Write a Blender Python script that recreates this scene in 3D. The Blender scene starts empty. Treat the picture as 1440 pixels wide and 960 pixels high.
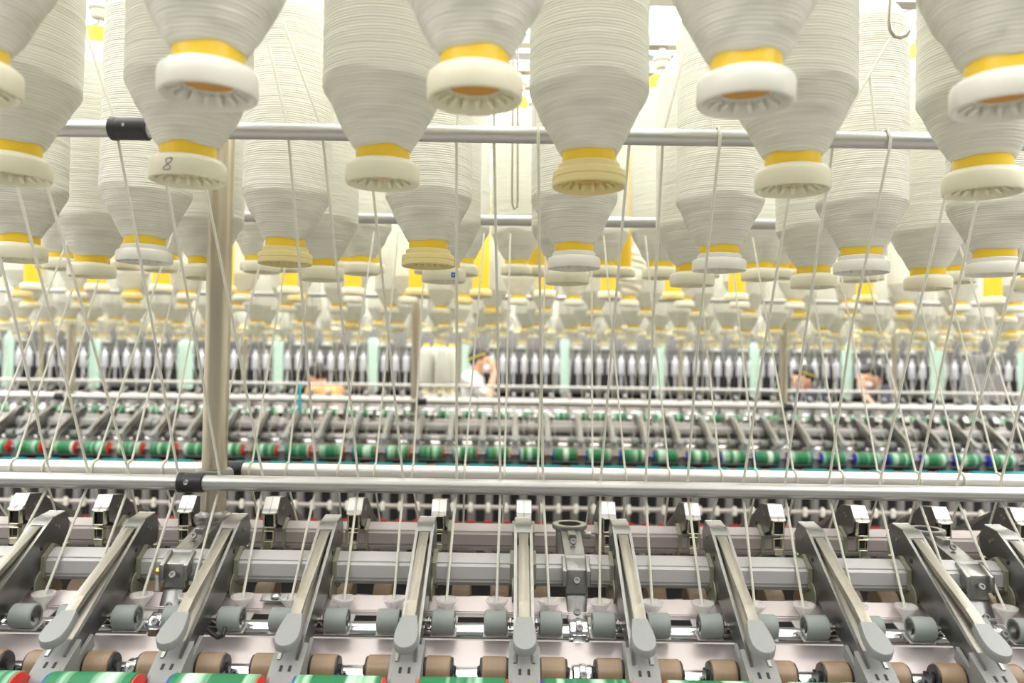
import bpy, bmesh, math, random
from mathutils import Vector, Matrix
random.seed(7)
PI = math.pi
sc = bpy.context.scene
COL = sc.collection
F = 1070.0                      # focal length in pixels of a 1440 px wide frame
CZ = 1.50                       # camera height above the floor
PITCH = math.atan(30.0 / F)
ROLL = 0.0148
MID = 1.19                      # depth of the middle line of the first spinning frame
STEP = 2.335                    # distance from one spinning frame to the next

# ------------------------------------------------------------------ camera
fwd = Vector((0, math.cos(PITCH), math.sin(PITCH)))
up0 = Vector((0, -math.sin(PITCH), math.cos(PITCH)))
rt0 = Vector((1, 0, 0))
CR = rt0 * math.cos(ROLL) + up0 * math.sin(ROLL)
CU = up0 * math.cos(ROLL) - rt0 * math.sin(ROLL)
cam_data = bpy.data.cameras.new('camera')
cam = bpy.data.objects.new('camera', cam_data)
COL.objects.link(cam)
m = Matrix.Identity(4)
for i in range(3):
    m[i][0] = CR[i]; m[i][1] = CU[i]; m[i][2] = -fwd[i]
m[0][3], m[1][3], m[2][3] = 0, 0, CZ
cam.matrix_world = m
cam_data.sensor_width = 36
cam_data.lens = 36 * F / 1440
cam_data.clip_start = 0.05
cam_data.clip_end = 100
cam_data.dof.use_dof = True
cam_data.dof.focus_distance = 1.02
cam_data.dof.aperture_fstop = 4.0
sc.camera = cam

def W(px, py, d):
    """the world point at depth d seen at a pixel of the photograph"""
    v = fwd + CR * ((px - 720) / F) + CU * ((480 - py) / F)
    t = d / v.y
    return Vector((v.x * t, d, CZ + v.z * t))

def px_of(p):
    q = Vector(p) - Vector((0, 0, CZ))
    return 720 + F * q.dot(CR) / q.dot(fwd), 480 - F * q.dot(CU) / q.dot(fwd)

# ------------------------------------------------------------------ materials
def mat(name, col, rough=0.5, metal=0.0, spec=0.5, noise=0.0, nscale=40.0, bump=0.0, bscale=200.0, trans=0.0, sss=0.0, coat=0.0, stretch=None, emis=0.0):
    M = bpy.data.materials.new(name)
    M.use_nodes = True
    nt = M.node_tree
    b = nt.nodes['Principled BSDF']
    b.inputs['Base Color'].default_value = (*col, 1)
    b.inputs['Roughness'].default_value = rough
    b.inputs['Metallic'].default_value = metal
    b.inputs['Specular IOR Level'].default_value = spec
    if trans: b.inputs['Transmission Weight'].default_value = trans
    if coat: b.inputs['Coat Weight'].default_value = coat
    if sss:
        b.inputs['Subsurface Weight'].default_value = sss
        b.inputs['Subsurface Radius'].default_value = (1, .8, .5)
        b.inputs['Subsurface Scale'].default_value = 0.01
    if emis:
        b.inputs['Emission Color'].default_value = (*col, 1)
        b.inputs['Emission Strength'].default_value = emis
    if noise or bump:
        tc = nt.nodes.new('ShaderNodeTexCoord')
        src = tc.outputs['Object']
        if stretch:
            mp = nt.nodes.new('ShaderNodeMapping')
            mp.inputs['Scale'].default_value = stretch
            nt.links.new(src, mp.inputs['Vector'])
            src = mp.outputs['Vector']
    if noise:
        n = nt.nodes.new('ShaderNodeTexNoise')
        n.inputs['Scale'].default_value = nscale
        n.inputs['Detail'].default_value = 4
        nt.links.new(src, n.inputs['Vector'])
        r = nt.nodes.new('ShaderNodeMix')
        r.data_type = 'RGBA'
        r.inputs[6].default_value = (*[max(0, c * (1 - noise)) for c in col], 1)
        r.inputs[7].default_value = (*[min(1, c * (1 + noise)) for c in col], 1)
        nt.links.new(n.outputs['Fac'], r.inputs[0])
        nt.links.new(r.outputs[2], b.inputs['Base Color'])
    if bump:
        n2 = nt.nodes.new('ShaderNodeTexNoise')
        n2.inputs['Scale'].default_value = bscale
        nt.links.new(src, n2.inputs['Vector'])
        bp = nt.nodes.new('ShaderNodeBump')
        bp.inputs['Strength'].default_value = bump
        bp.inputs['Distance'].default_value = 0.001
        nt.links.new(n2.outputs['Fac'], bp.inputs['Height'])
        nt.links.new(bp.outputs['Normal'], b.inputs['Normal'])
    return M

def yarn_mat():
    M = bpy.data.materials.new('roving_yarn')
    M.use_nodes = True
    nt = M.node_tree; L = nt.links
    b = nt.nodes['Principled BSDF']
    b.inputs['Roughness'].default_value = 0.85
    b.inputs['Specular IOR Level'].default_value = 0.15
    b.inputs['Sheen Weight'].default_value = 0.25
    tc = nt.nodes.new('ShaderNodeTexCoord')
    mp = nt.nodes.new('ShaderNodeMapping'); mp.inputs['Scale'].default_value = (14, 14, 520)
    L.new(tc.outputs['Object'], mp.inputs['Vector'])
    n = nt.nodes.new('ShaderNodeTexNoise'); n.inputs['Scale'].default_value = 1.0; n.inputs['Detail'].default_value = 2; n.inputs['Distortion'].default_value = 0.6
    L.new(mp.outputs['Vector'], n.inputs['Vector'])
    wv = nt.nodes.new('ShaderNodeTexWave'); wv.bands_direction = 'Z'; wv.inputs['Scale'].default_value = 104
    wv.inputs['Distortion'].default_value = 2.2; wv.inputs['Detail'].default_value = 2; wv.inputs['Detail Scale'].default_value = 0.35
    L.new(tc.outputs['Object'], wv.inputs['Vector'])
    mx = nt.nodes.new('ShaderNodeMix'); mx.data_type = 'RGBA'
    mx.inputs[6].default_value = (0.62, 0.62, 0.525, 1); mx.inputs[7].default_value = (0.87, 0.865, 0.78, 1)
    L.new(n.outputs['Fac'], mx.inputs[0]); L.new(mx.outputs[2], b.inputs['Base Color'])
    ad = nt.nodes.new('ShaderNodeMath'); ad.operation = 'ADD'
    wm = nt.nodes.new('ShaderNodeMath'); wm.operation = 'MULTIPLY'; wm.inputs[1].default_value = 0.35
    L.new(wv.outputs['Fac'], wm.inputs[0])
    L.new(n.outputs['Fac'], ad.inputs[0]); L.new(wm.outputs[0], ad.inputs[1])
    bp = nt.nodes.new('ShaderNodeBump'); bp.inputs['Strength'].default_value = 0.7; bp.inputs['Distance'].default_value = 0.0014
    L.new(ad.outputs[0], bp.inputs['Height']); L.new(bp.outputs['Normal'], b.inputs['Normal'])
    return M

def drum_mat():
    """green clearer drum with paler worn bands round it"""
    M = bpy.data.materials.new('green_drum')
    M.use_nodes = True
    nt = M.node_tree; L = nt.links
    b = nt.nodes['Principled BSDF']; b.inputs['Roughness'].default_value = 0.6
    tc = nt.nodes.new('ShaderNodeTexCoord')
    oi = nt.nodes.new('ShaderNodeObjectInfo')
    sx = nt.nodes.new('ShaderNodeSeparateXYZ'); L.new(tc.outputs['Object'], sx.inputs[0])
    ml = nt.nodes.new('ShaderNodeMath'); ml.operation = 'MULTIPLY'; ml.inputs[1].default_value = 17.0
    L.new(sx.outputs['X'], ml.inputs[0])
    rm = nt.nodes.new('ShaderNodeMath'); rm.operation = 'MULTIPLY'; rm.inputs[1].default_value = 37.0
    L.new(oi.outputs['Random'], rm.inputs[0])
    ad = nt.nodes.new('ShaderNodeMath'); ad.operation = 'ADD'
    L.new(ml.outputs[0], ad.inputs[0]); L.new(rm.outputs[0], ad.inputs[1])
    n = nt.nodes.new('ShaderNodeTexNoise'); n.noise_dimensions = '1D'; n.inputs['Scale'].default_value = 1.6; n.inputs['Detail'].default_value = 3
    L.new(ad.outputs[0], n.inputs['W'])
    cr = nt.nodes.new('ShaderNodeValToRGB')
    e = cr.color_ramp.elements
    e[0].position = 0.50; e[0].color = (0.004, 0.15, 0.05, 1)
    e[1].position = 0.62; e[1].color = (0.33, 0.53, 0.38, 1)
    k = cr.color_ramp.elements.new(0.80); k.color = (0.60, 0.70, 0.61, 1)
    L.new(n.outputs['Fac'], cr.inputs[0]); L.new(cr.outputs[0], b.inputs['Base Color'])
    return M

YARN = yarn_mat()
GREEN = drum_mat()
THREAD = mat('roving_strand', (0.70, 0.69, 0.60), .85, spec=.1, noise=.10, nscale=300, stretch=(1, 1, .3))
YELLOW = mat('yellow_tube', (0.86, 0.58, 0.035), .35, noise=.06, nscale=30)
TUBEIN = mat('tube_inside', (0.60, 0.30, 0.06), .6)
IVORY = mat('ivory_flange', (0.77, 0.74, 0.57), .35, noise=.04, nscale=50, sss=.15)
WHITEP = mat('white_flange', (0.74, 0.735, 0.66), .3, noise=.03, nscale=50, sss=.15)
CREAM = mat('cream_flange', (0.74, 0.63, 0.30), .35, noise=.05, nscale=60, sss=.1)
BLACKP = mat('black_plastic_and_shade', (0.018, 0.018, 0.02), .42)  # also the painted shade in the beam hook openings
DARK = mat('dark_housing_and_shade', (0.022, 0.021, 0.022), .7, noise=.3, nscale=12)  # near-black for machine bodies and for painted shade in holes and slots
RAIL = mat('grey_tube', (0.50, 0.50, 0.485), .34, metal=.7)
RAILW = mat('pale_tube', (0.74, 0.72, 0.69), .32, metal=.5)
ALU = mat('cast_aluminium', (0.34, 0.34, 0.325), .32, metal=.9, noise=.14, nscale=60, bump=.25, bscale=500)
ALUL = mat('lever_aluminium', (0.35, 0.33, 0.28), .33, metal=.8, noise=.08, nscale=60, bump=.2, bscale=400)
PLATE = mat('arm_side_plate', (0.22, 0.222, 0.218), .28, metal=.9, noise=.15, nscale=35)
STEEL = mat('polished_steel', (0.80, 0.80, 0.82), .16, metal=1, noise=.03, nscale=80)
SHAFT = mat('axle_steel', (0.42, 0.40, 0.37), .25, metal=1)
HEADM = mat('bright_head_plate', (0.74, 0.73, 0.73), .3, metal=.9)
CHROME = mat('yellowed_chrome', (0.68, 0.66, 0.50), .22, metal=1)
OLIVE = mat('olive_clamp', (0.30, 0.30, 0.22), .4, metal=.35, noise=.15, nscale=50)
BEAM = mat('grey_beam', (0.47, 0.465, 0.46), .42, metal=.25, noise=.04, nscale=15)
BEAMP = mat('pinkish_beam', (0.42, 0.375, 0.365), .42, metal=.2, noise=.05, nscale=15)
PINK = mat('pale_anodised_plate', (0.54, 0.485, 0.48), .3, metal=.45, noise=.03, nscale=14)
GREYP = mat('grey_plastic', (0.235, 0.245, 0.24), .45, noise=.05, nscale=90)
GREYD = mat('cap_plastic', (0.235, 0.24, 0.232), .5, noise=.06, nscale=80)
COTG = mat('grey_rubber', (0.235, 0.262, 0.248), .62, noise=.07, nscale=60, stretch=(3, .3, .3))
COTB = mat('brown_rubber', (0.25, 0.17, 0.105), .36, noise=.22, nscale=90, stretch=(2, .1, .1))
CLEAR = mat('clear_plastic', (0.90, 0.87, 0.85), .25)
CLEAR.node_tree.nodes['Principled BSDF'].inputs['Alpha'].default_value = .42
POST = mat('brown_post', (0.56, 0.50, 0.385), .28, metal=.55, noise=.10, nscale=30, stretch=(3, 3, .05))
RED = mat('red_plastic', (0.62, 0.03, 0.02), .4)
BLUE = mat('blue_plastic', (0.02, 0.04, 0.42), .4)
TEAL = mat('teal_tube', (0.03, 0.36, 0.38), .45)
CYAN = mat('cyan_strip', (0.06, 0.52, 0.66), .5)
MINT = mat('mint_cloth', (0.44, 0.62, 0.51), .8, noise=.06, nscale=15)
BRASS = mat('brass', (0.75, 0.52, 0.18), .3, metal=1)
SPIN = mat('spindle_grey', (0.24, 0.235, 0.23), .45, metal=.4)
FLYER = mat('flyer_silver', (0.72, 0.72, 0.76), .35, metal=.4)
HALL = mat('hall_white', (0.86, 0.86, 0.84), .8, noise=.02, nscale=2)
FLOOR = mat('floor_grey', (0.30, 0.29, 0.265), .5, noise=.08, nscale=3)
LAMP = mat('lamp_diffuser', (1.0, 0.985, 0.95), .5, emis=4.4)
INK = mat('black_ink', (0.04, 0.04, 0.06), .6)
LABELB = mat('blue_label', (0.03, 0.10, 0.42), .5)
LABELW = mat('label_print', (0.75, 0.8, 0.9), .5)
SKIN = mat('skin', (0.72, 0.40, 0.26), .55, sss=.1)
HAIR = mat('black_hair', (0.02, 0.016, 0.014), .5, bump=.4, bscale=300)
SHIRTW = mat('white_shirt', (0.82, 0.82, 0.82), .85)
SHIRTO = mat('orange_shirt', (0.78, 0.40, 0.16), .85)
SHIRTD = mat('navy_shirt', (0.05, 0.055, 0.085), .85)
TROUSER = mat('dark_trousers', (0.06, 0.06, 0.075), .85)
BANDY = mat('yellow_band', (0.85, 0.66, 0.05), .6)
MASK = mat('pale_mask', (0.78, 0.79, 0.80), .8)
LIP = mat('lips', (0.5, 0.17, 0.14), .5)

# ------------------------------------------------------------------ mesh helpers
def link(o, parent=None):
    COL.objects.link(o)
    if parent is not None: o.parent = parent
    return o

def mesh_of(name, bm, mats, smooth=True, angle=40):
    bmesh.ops.recalc_face_normals(bm, faces=bm.faces)
    me = bpy.data.meshes.new(name)
    bm.to_mesh(me); bm.free()
    for M in (mats if isinstance(mats, (list, tuple)) else [mats]): me.materials.append(M)
    if smooth:
        me.polygons.foreach_set('use_smooth', [True] * len(me.polygons))
        try: me.set_sharp_from_angle(angle=math.radians(angle))
        except Exception: pass
    return me

def obj(name, bm_or_me, mats=None, parent=None, loc=(0, 0, 0), rot=(0, 0, 0), smooth=True, angle=40):
    me = bm_or_me if isinstance(bm_or_me, bpy.types.Mesh) else mesh_of(name, bm_or_me, mats, smooth, angle)
    o = bpy.data.objects.new(name, me)
    o.location = loc; o.rotation_euler = rot
    return link(o, parent)

def tag(o, label=None, cat=None, group=None, kind=None):
    if label: o['label'] = label
    if cat: o['category'] = cat
    if group: o['group'] = group
    if kind: o['kind'] = kind
    return o

def thing(name, loc=(0, 0, 0), rz=0, label=None, cat=None, group=None):
    o = bpy.data.objects.new(name, None)
    o.empty_display_size = 0.02
    o.location = loc; o.rotation_euler = (0, 0, rz)
    link(o)
    return tag(o, label, cat, group)

def clone(root, loc, rz=None, label=None, group=None, skip=()):
    r = root.copy(); COL.objects.link(r)
    r.location = loc
    if rz is not None: r.rotation_euler = (0, 0, rz)
    if label: r['label'] = label
    if group: r['group'] = group
    for ch in list(root.children):
        if ch.name.split('.')[0] in skip: continue
        c = ch.copy(); COL.objects.link(c); c.parent = r
        for g in ch.children:
            d = g.copy(); COL.objects.link(d); d.parent = c
    return r

def box(bm, x0, x1, y0, y1, z0, z1, mi=0):
    v = [bm.verts.new((x, y, z)) for z in (z0, z1) for y in (y0, y1) for x in (x0, x1)]
    for q in ((0, 2, 3, 1), (4, 5, 7, 6), (0, 1, 5, 4), (2, 6, 7, 3), (0, 4, 6, 2), (1, 3, 7, 5)):
        f = bm.faces.new([v[i] for i in q]); f.material_index = mi
    return v

def bbox(x0, x1, y0, y1, z0, z1, bev=.002, seg=2):
    b = bmesh.new(); box(b, x0, x1, y0, y1, z0, z1)
    if bev: bmesh.ops.bevel(b, geom=b.edges[:], offset=bev, segments=seg, affect='EDGES', profile=.5)
    return b

def prism(bm, pts, x0, x1, mi=0):
    """closed outline of (y, z) points swept from x0 to x1"""
    a = [bm.verts.new((x0, y, z)) for y, z in pts]
    b = [bm.verts.new((x1, y, z)) for y, z in pts]
    n = len(pts)
    fs = [bm.faces.new(a[::-1]), bm.faces.new(b)]
    for i in range(n): fs.append(bm.faces.new((a[i], a[(i + 1) % n], b[(i + 1) % n], b[i])))
    for f in fs: f.material_index = mi
    return fs

def bev(bm, w=.001, seg=2):
    bmesh.ops.bevel(bm, geom=bm.edges[:], offset=w, segments=seg, affect='EDGES', profile=.5, clamp_overlap=True)

def lathe(bm, prof, seg=32, axis='Z', off=(0, 0, 0), mi=None, closed=False):
    """profile of (radius, height) points turned about an axis"""
    rings = []
    for r, h in prof:
        ring = []
        for k in range(seg):
            a = 2 * PI * k / seg
            c, s = r * math.cos(a), r * math.sin(a)
            p = (c, s, h) if axis == 'Z' else ((h, c, s) if axis == 'X' else (c, h, s))
            ring.append(bm.verts.new((p[0] + off[0], p[1] + off[1], p[2] + off[2])))
        rings.append(ring)
    n = len(rings)
    for i in range(n if closed else n - 1):
        a, b = rings[i], rings[(i + 1) % n]
        for k in range(seg):
            f = bm.faces.new((a[k], a[(k + 1) % seg], b[(k + 1) % seg], b[k]))
            if mi is not None: f.material_index = mi[i] if isinstance(mi, (list, tuple)) else mi
    if not closed:
        for ring, r in ((rings[0], prof[0][0]), (rings[-1], prof[-1][0])):
            if r > 1e-5:
                f = bm.faces.new(ring)
                if mi is not None: f.material_index = (mi[0] if ring is rings[0] else mi[-1]) if isinstance(mi, (list, tuple)) else mi
    return rings

def cyl(bm, r, h0, h1, axis='X', off=(0, 0, 0), seg=24, b=.0015, mi=0):
    b = min(b, r * .4, abs(h1 - h0) * .3)
    lathe(bm, [(r - b, h0), (r, h0 + b), (r, h1 - b), (r - b, h1)], seg, axis, off, mi)

def tube(bm, pts, r, seg=8, mi=0):
    """a round strand along points"""
    pts = [Vector(p) for p in pts]
    rings = []
    up = Vector((0.13, 1, 0.21)).normalized()
    for i, p in enumerate(pts):
        t = (pts[min(i + 1, len(pts) - 1)] - pts[max(i - 1, 0)]).normalized()
        a = t.cross(up)
        if a.length < .05: a = t.cross(Vector((1, 0, 0)))
        a.normalize(); b = t.cross(a)
        rings.append([bm.verts.new(p + (a * math.cos(2 * PI * k / seg) + b * math.sin(2 * PI * k / seg)) * r) for k in range(seg)])
    for i in range(len(rings) - 1):
        for k in range(seg):
            f = bm.faces.new((rings[i][k], rings[i][(k + 1) % seg], rings[i + 1][(k + 1) % seg], rings[i + 1][k])); f.material_index = mi
    for rg in (rings[0], rings[-1]):
        f = bm.faces.new(rg); f.material_index = mi

ONES = 'zeroth first second third fourth fifth sixth seventh eighth ninth tenth eleventh twelfth thirteenth fourteenth fifteenth sixteenth seventeenth eighteenth nineteenth'.split()
TENS = {2: 'twent', 3: 'thirt', 4: 'fort', 5: 'fift', 6: 'sixt', 7: 'sevent', 8: 'eight', 9: 'ninet'}
def nth(n):
    if n >= 100: return 'hundred-and-' + nth(n - 100) if n > 100 else 'hundredth'
    if n < 20: return ONES[n]
    t, o = divmod(n, 10)
    return TENS[t] + ('ieth' if o == 0 else 'y-' + ONES[o])

# ------------------------------------------------------------------ the hall
f = bmesh.new(); box(f, -9, 9, -4, 16, -0.1, 0)
tag(obj('floor', f, FLOOR), kind='structure')
CEIL = CZ + 2.7
f = bmesh.new(); box(f, -9, 9, -4, 16, CEIL, CEIL + .1)
tag(obj('ceiling', f, HALL), kind='structure')
f = bmesh.new(); box(f, -9, 9, 16, 16.2, 0, CEIL)
tag(obj('wall_far', f, HALL), kind='structure')
f = bmesh.new(); box(f, -9.2, -9, -4, 16.2, 0, CEIL)
tag(obj('wall_left', f, HALL), kind='structure')
f = bmesh.new(); box(f, 9, 9.2, -4, 16.2, 0, CEIL)
tag(obj('wall_right', f, HALL), kind='structure')
lamp_f = bbox(-.93, .93, -.50, .50, -.035, .055, .006)
lamp_frame = mesh_of('frame', lamp_f, HALL)
lamp_d = bmesh.new(); box(lamp_d, -.91, .91, -.48, .48, -.050, -.033)
lamp_diff = mesh_of('diffuser', lamp_d, LAMP)
n = 0
for iy, y in enumerate([-2.6, -1.4, -.2, 1.0, 2.2, 3.4, 4.6, 5.8, 7.0, 8.2, 9.4, 10.6, 12.0, 13.6]):
    for ix in range(7):
        x = -5.7 + 1.9 * ix
        p = px_of((x, y, CEIL - .05)) if y > 1 else (0, -999)
        seen = y > 5 and -200 < p[0] < 1640
        n += 1
        t = thing('ceiling_light', (x, y, CEIL - .055), 0,
                  'bright ceiling light in the %s lit row, %s along it' % (nth(iy + 1), nth(ix + 1)), 'ceiling light', 'ceiling lights of the spinning hall')
        obj('frame', lamp_frame, parent=t); obj('diffuser', lamp_diff, parent=t)

# ------------------------------------------------------------------ bobbins
def package_mesh(seg, step, wob=1.0, name='yarn_package', rumple=0):
    key = [(.0285, .0355), (.0335, .043), (.0405, .056), (.0485, .0715), (.0555, .0855), (.0600, .0945), (.0613, .0985), (.0615, .102), (.0615, .352), (.0605, .358), (.050, .375), (.034, .398), (.0285, .400)]
    bm = bmesh.new()
    prof = []
    for (r0, z0), (r1, z1) in zip(key, key[1:]):
        L = math.hypot(r1 - r0, z1 - z0)
        k = max(1, int(L / step))
        for j in range(k): prof.append((r0 + (r1 - r0) * j / k, z0 + (z1 - z0) * j / k))
    prof.append(key[-1])
    rnd = random.Random(3)
    rings = []
    ph = [rnd.uniform(0, 6.28) for _ in range(8)]
    for i, (r, z) in enumerate(prof):
        ridge = (.0003 if i % 2 else -.0003) * wob * (1.5 if z < .102 else .6)
        jit = rnd.uniform(-.00022, .00022) * wob
        ring = []
        for k in range(seg):
            a = 2 * PI * k / seg
            cone = 1.0 if z < .102 else .35
            dz = wob * cone * (.0011 * math.sin(3 * a + ph[0] + z * 130) + .0007 * math.sin(5 * a + ph[1] - z * 210))
            rr = r + ridge + jit
            if rumple: rr += rumple * (math.sin(z * 190 + 2.2 * math.sin(2 * a + z * 60)) * .6 + math.sin(4 * a + z * 120) * .4)
            ring.append(bm.verts.new((rr * math.cos(a), rr * math.sin(a), z + dz)))
        rings.append(ring)
    for a, b in zip(rings, rings[1:]):
        for k in range(seg): bm.faces.new((a[k], a[(k + 1) % seg], b[(k + 1) % seg], b[k]))
    bm.faces.new(rings[0]); bm.faces.new(rings[-1])
    return mesh_of(name, bm, YARN, angle=80)

def tube_mesh(seg):
    bm = bmesh.new()
    lathe(bm, [(.0200, .0120), (.0200, .050), (.001, .050)], seg, mi=1)
    lathe(bm, [(.0200, .0120), (.0275, .0195), (.0278, .424), (.0265, .427), (.018, .427), (.018, .41), (.001, .41)], seg, mi=[0, 0, 0, 0, 1, 1, 1])
    bmesh.ops.remove_doubles(bm, verts=bm.verts, dist=1e-5)
    return mesh_of('tube', bm, [YELLOW, TUBEIN])

def flange_mesh(seg, m_, kind='plain', teeth=16):
    bm = bmesh.new()
    if kind == 'plain':
        prof = [(.0200, .0120), (.0300, .0118), (.0332, .0018), (.0350, .0003), (.0365, .0006), (.0378, .0025), (.0378, .0165), (.0368, .0195), (.0330, .0228), (.0285, .0240), (.0280, .0180)]
    elif kind == 'soft':
        prof = [(.0200, .0120), (.0302, .0118), (.0340, .0016), (.0356, .0003), (.0372, .0006), (.0378, .0022), (.0378, .0135), (.0362, .0160), (.0312, .0178), (.0308, .0230), (.0285, .0245), (.0280, .0180)]
    else:
        prof = [(.0200, .0120), (.0302, .0118), (.0340, .0016), (.0356, .0003), (.0370, .0006), (.0380, .0020), (.0380, .0078), (.0372, .0082), (.0372, .0090), (.0378, .0094), (.0376, .0152), (.0368, .0160), (.0326, .0163), (.0322, .0168), (.0320, .0232), (.0312, .0240), (.0288, .0243), (.0280, .0180)]
    lathe(bm, prof, seg, closed=True)
    for k in range(teeth):
        a = 2 * PI * k / teeth
        c, s = math.cos(a), math.sin(a)
        w = .0019
        vs = []
        for rr, z0 in ((.0225, .0080), (.0318, .0040)):
            for z in (z0, .0125):
                for q in (-w, w): vs.append(bm.verts.new((rr * c - q * s, rr * s + q * c, z)))
        for q in ((0, 1, 3, 2), (4, 6, 7, 5), (0, 4, 5, 1), (2, 3, 7, 6), (0, 2, 6, 4), (1, 5, 7, 3)): bm.faces.new([vs[i] for i in q])
    return mesh_of('flange', bm, m_, angle=35)

HI = dict(pk=package_mesh(72, .0016), tb=tube_mesh(48))
PK_MED = package_mesh(36, .004, .8)
TB_MED = tube_mesh(24)
PK_RUMP = package_mesh(36, .004, .8, rumple=.006)
FL = {('plain', 'i'): flange_mesh(64, IVORY), ('plain', 'w'): flange_mesh(64, WHITEP), ('soft', 'w'): flange_mesh(64, WHITEP, 'soft'),
      ('step', 'c'): flange_mesh(64, CREAM, 'step'), ('plain', 'c'): flange_mesh(64, CREAM)}
FL_MED = {'i': flange_mesh(28, IVORY, teeth=12), 'w': flange_mesh(28, WHITEP, teeth=12), 'c': flange_mesh(28, CREAM, teeth=12)}
# one mesh of a whole bobbin for the rows too far away to show parts
def far_bobbin_mesh():
    bm = bmesh.new()
    lathe(bm, [(.021, .012), (.033, .002), (.0378, .002), (.0378, .017), (.029, .023), (.028, .036), (.0405, .056), (.0602, .101), (.0615, .11), (.0615, .352), (.050, .375), (.029, .4), (.0278, .427)], 16,
          mi=[0, 0, 0, 0, 1, 2, 2, 2, 2, 2, 2, 1])
    return mesh_of('roving_bobbin', bm, [IVORY, YELLOW, YARN])
FARB = far_bobbin_mesh()

def bobbin(loc, pk, tb, fl, label, group, rz=0.0, name='roving_bobbin', cat='bobbin', tilt=(0, 0)):
    t = thing(name, loc, rz, label, cat, group)
    t.rotation_euler = (tilt[0], tilt[1], rz)
    if pk: obj('yarn_package', pk, parent=t)
    obj('tube', tb, parent=t)
    obj('flange', fl, parent=t)
    return t

def row_z(pts, d):
    return sum(W(x, y, d).z for x, y in pts) / len(pts)

ROWNAMES = {'A': 'nearest', 'B': 'second', 'C': 'third', 'D': 'fourth', 'E': 'fifth', 'F': 'sixth', 'G': 'seventh'}
rowsM1 = {
    'A': (.594, [(-46, 150), (293, 136), (668, 138), (1048, 142), (1411, 153)]),
    'B': (.780, [(15, 253), (264, 255), (538, 260), (828, 264), (1114, 269), (1382, 277)]),
    'C': (1.090, [(25, 367), (203, 368), (401, 371), (602, 374), (807, 378), (1011, 383), (1211, 387), (1399, 389)]),
    'D': (1.306, [(-34, 390), (129, 390), (288, 390), (452, 393), (624, 396), (798, 400), (973, 403), (1144, 405), (1305, 408), (1462, 411)]),
    'E': (1.605, [(88, 380), (228, 381), (368, 383), (508, 385), (648, 387), (788, 390), (928, 393), (1068, 395), (1208, 397), (1345, 399)]),
    'F': (1.840, [(116, 379), (238, 380), (360, 381), (482, 383), (604, 385), (726, 386), (848, 388), (970, 390), (1092, 392), (1214, 393), (1336, 395)]),
    'G': (1.990, [(71, 380), (176, 381), (290, 382), (404, 383), (521, 384), (638, 385), (755, 386), (873, 388), (991, 390), (1107, 392), (1222, 394), (1336, 395), (1445, 397)]),
}
flange_pick = {'A': ['i', 'w', 'i', 'w', 'w'], 'B': ['i'] * 6, 'C': ['i', 'w', 'c', 'c', 'w', 'w', 'w', 'w'], 'D': ['i'] * 10, 'E': ['i'] * 10, 'F': ['i'] * 11, 'G': ['i'] * 13}
RAILS = []                                              # (name, depth, z of bobbin bottoms, list of x, label)
zrow = {}
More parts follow.
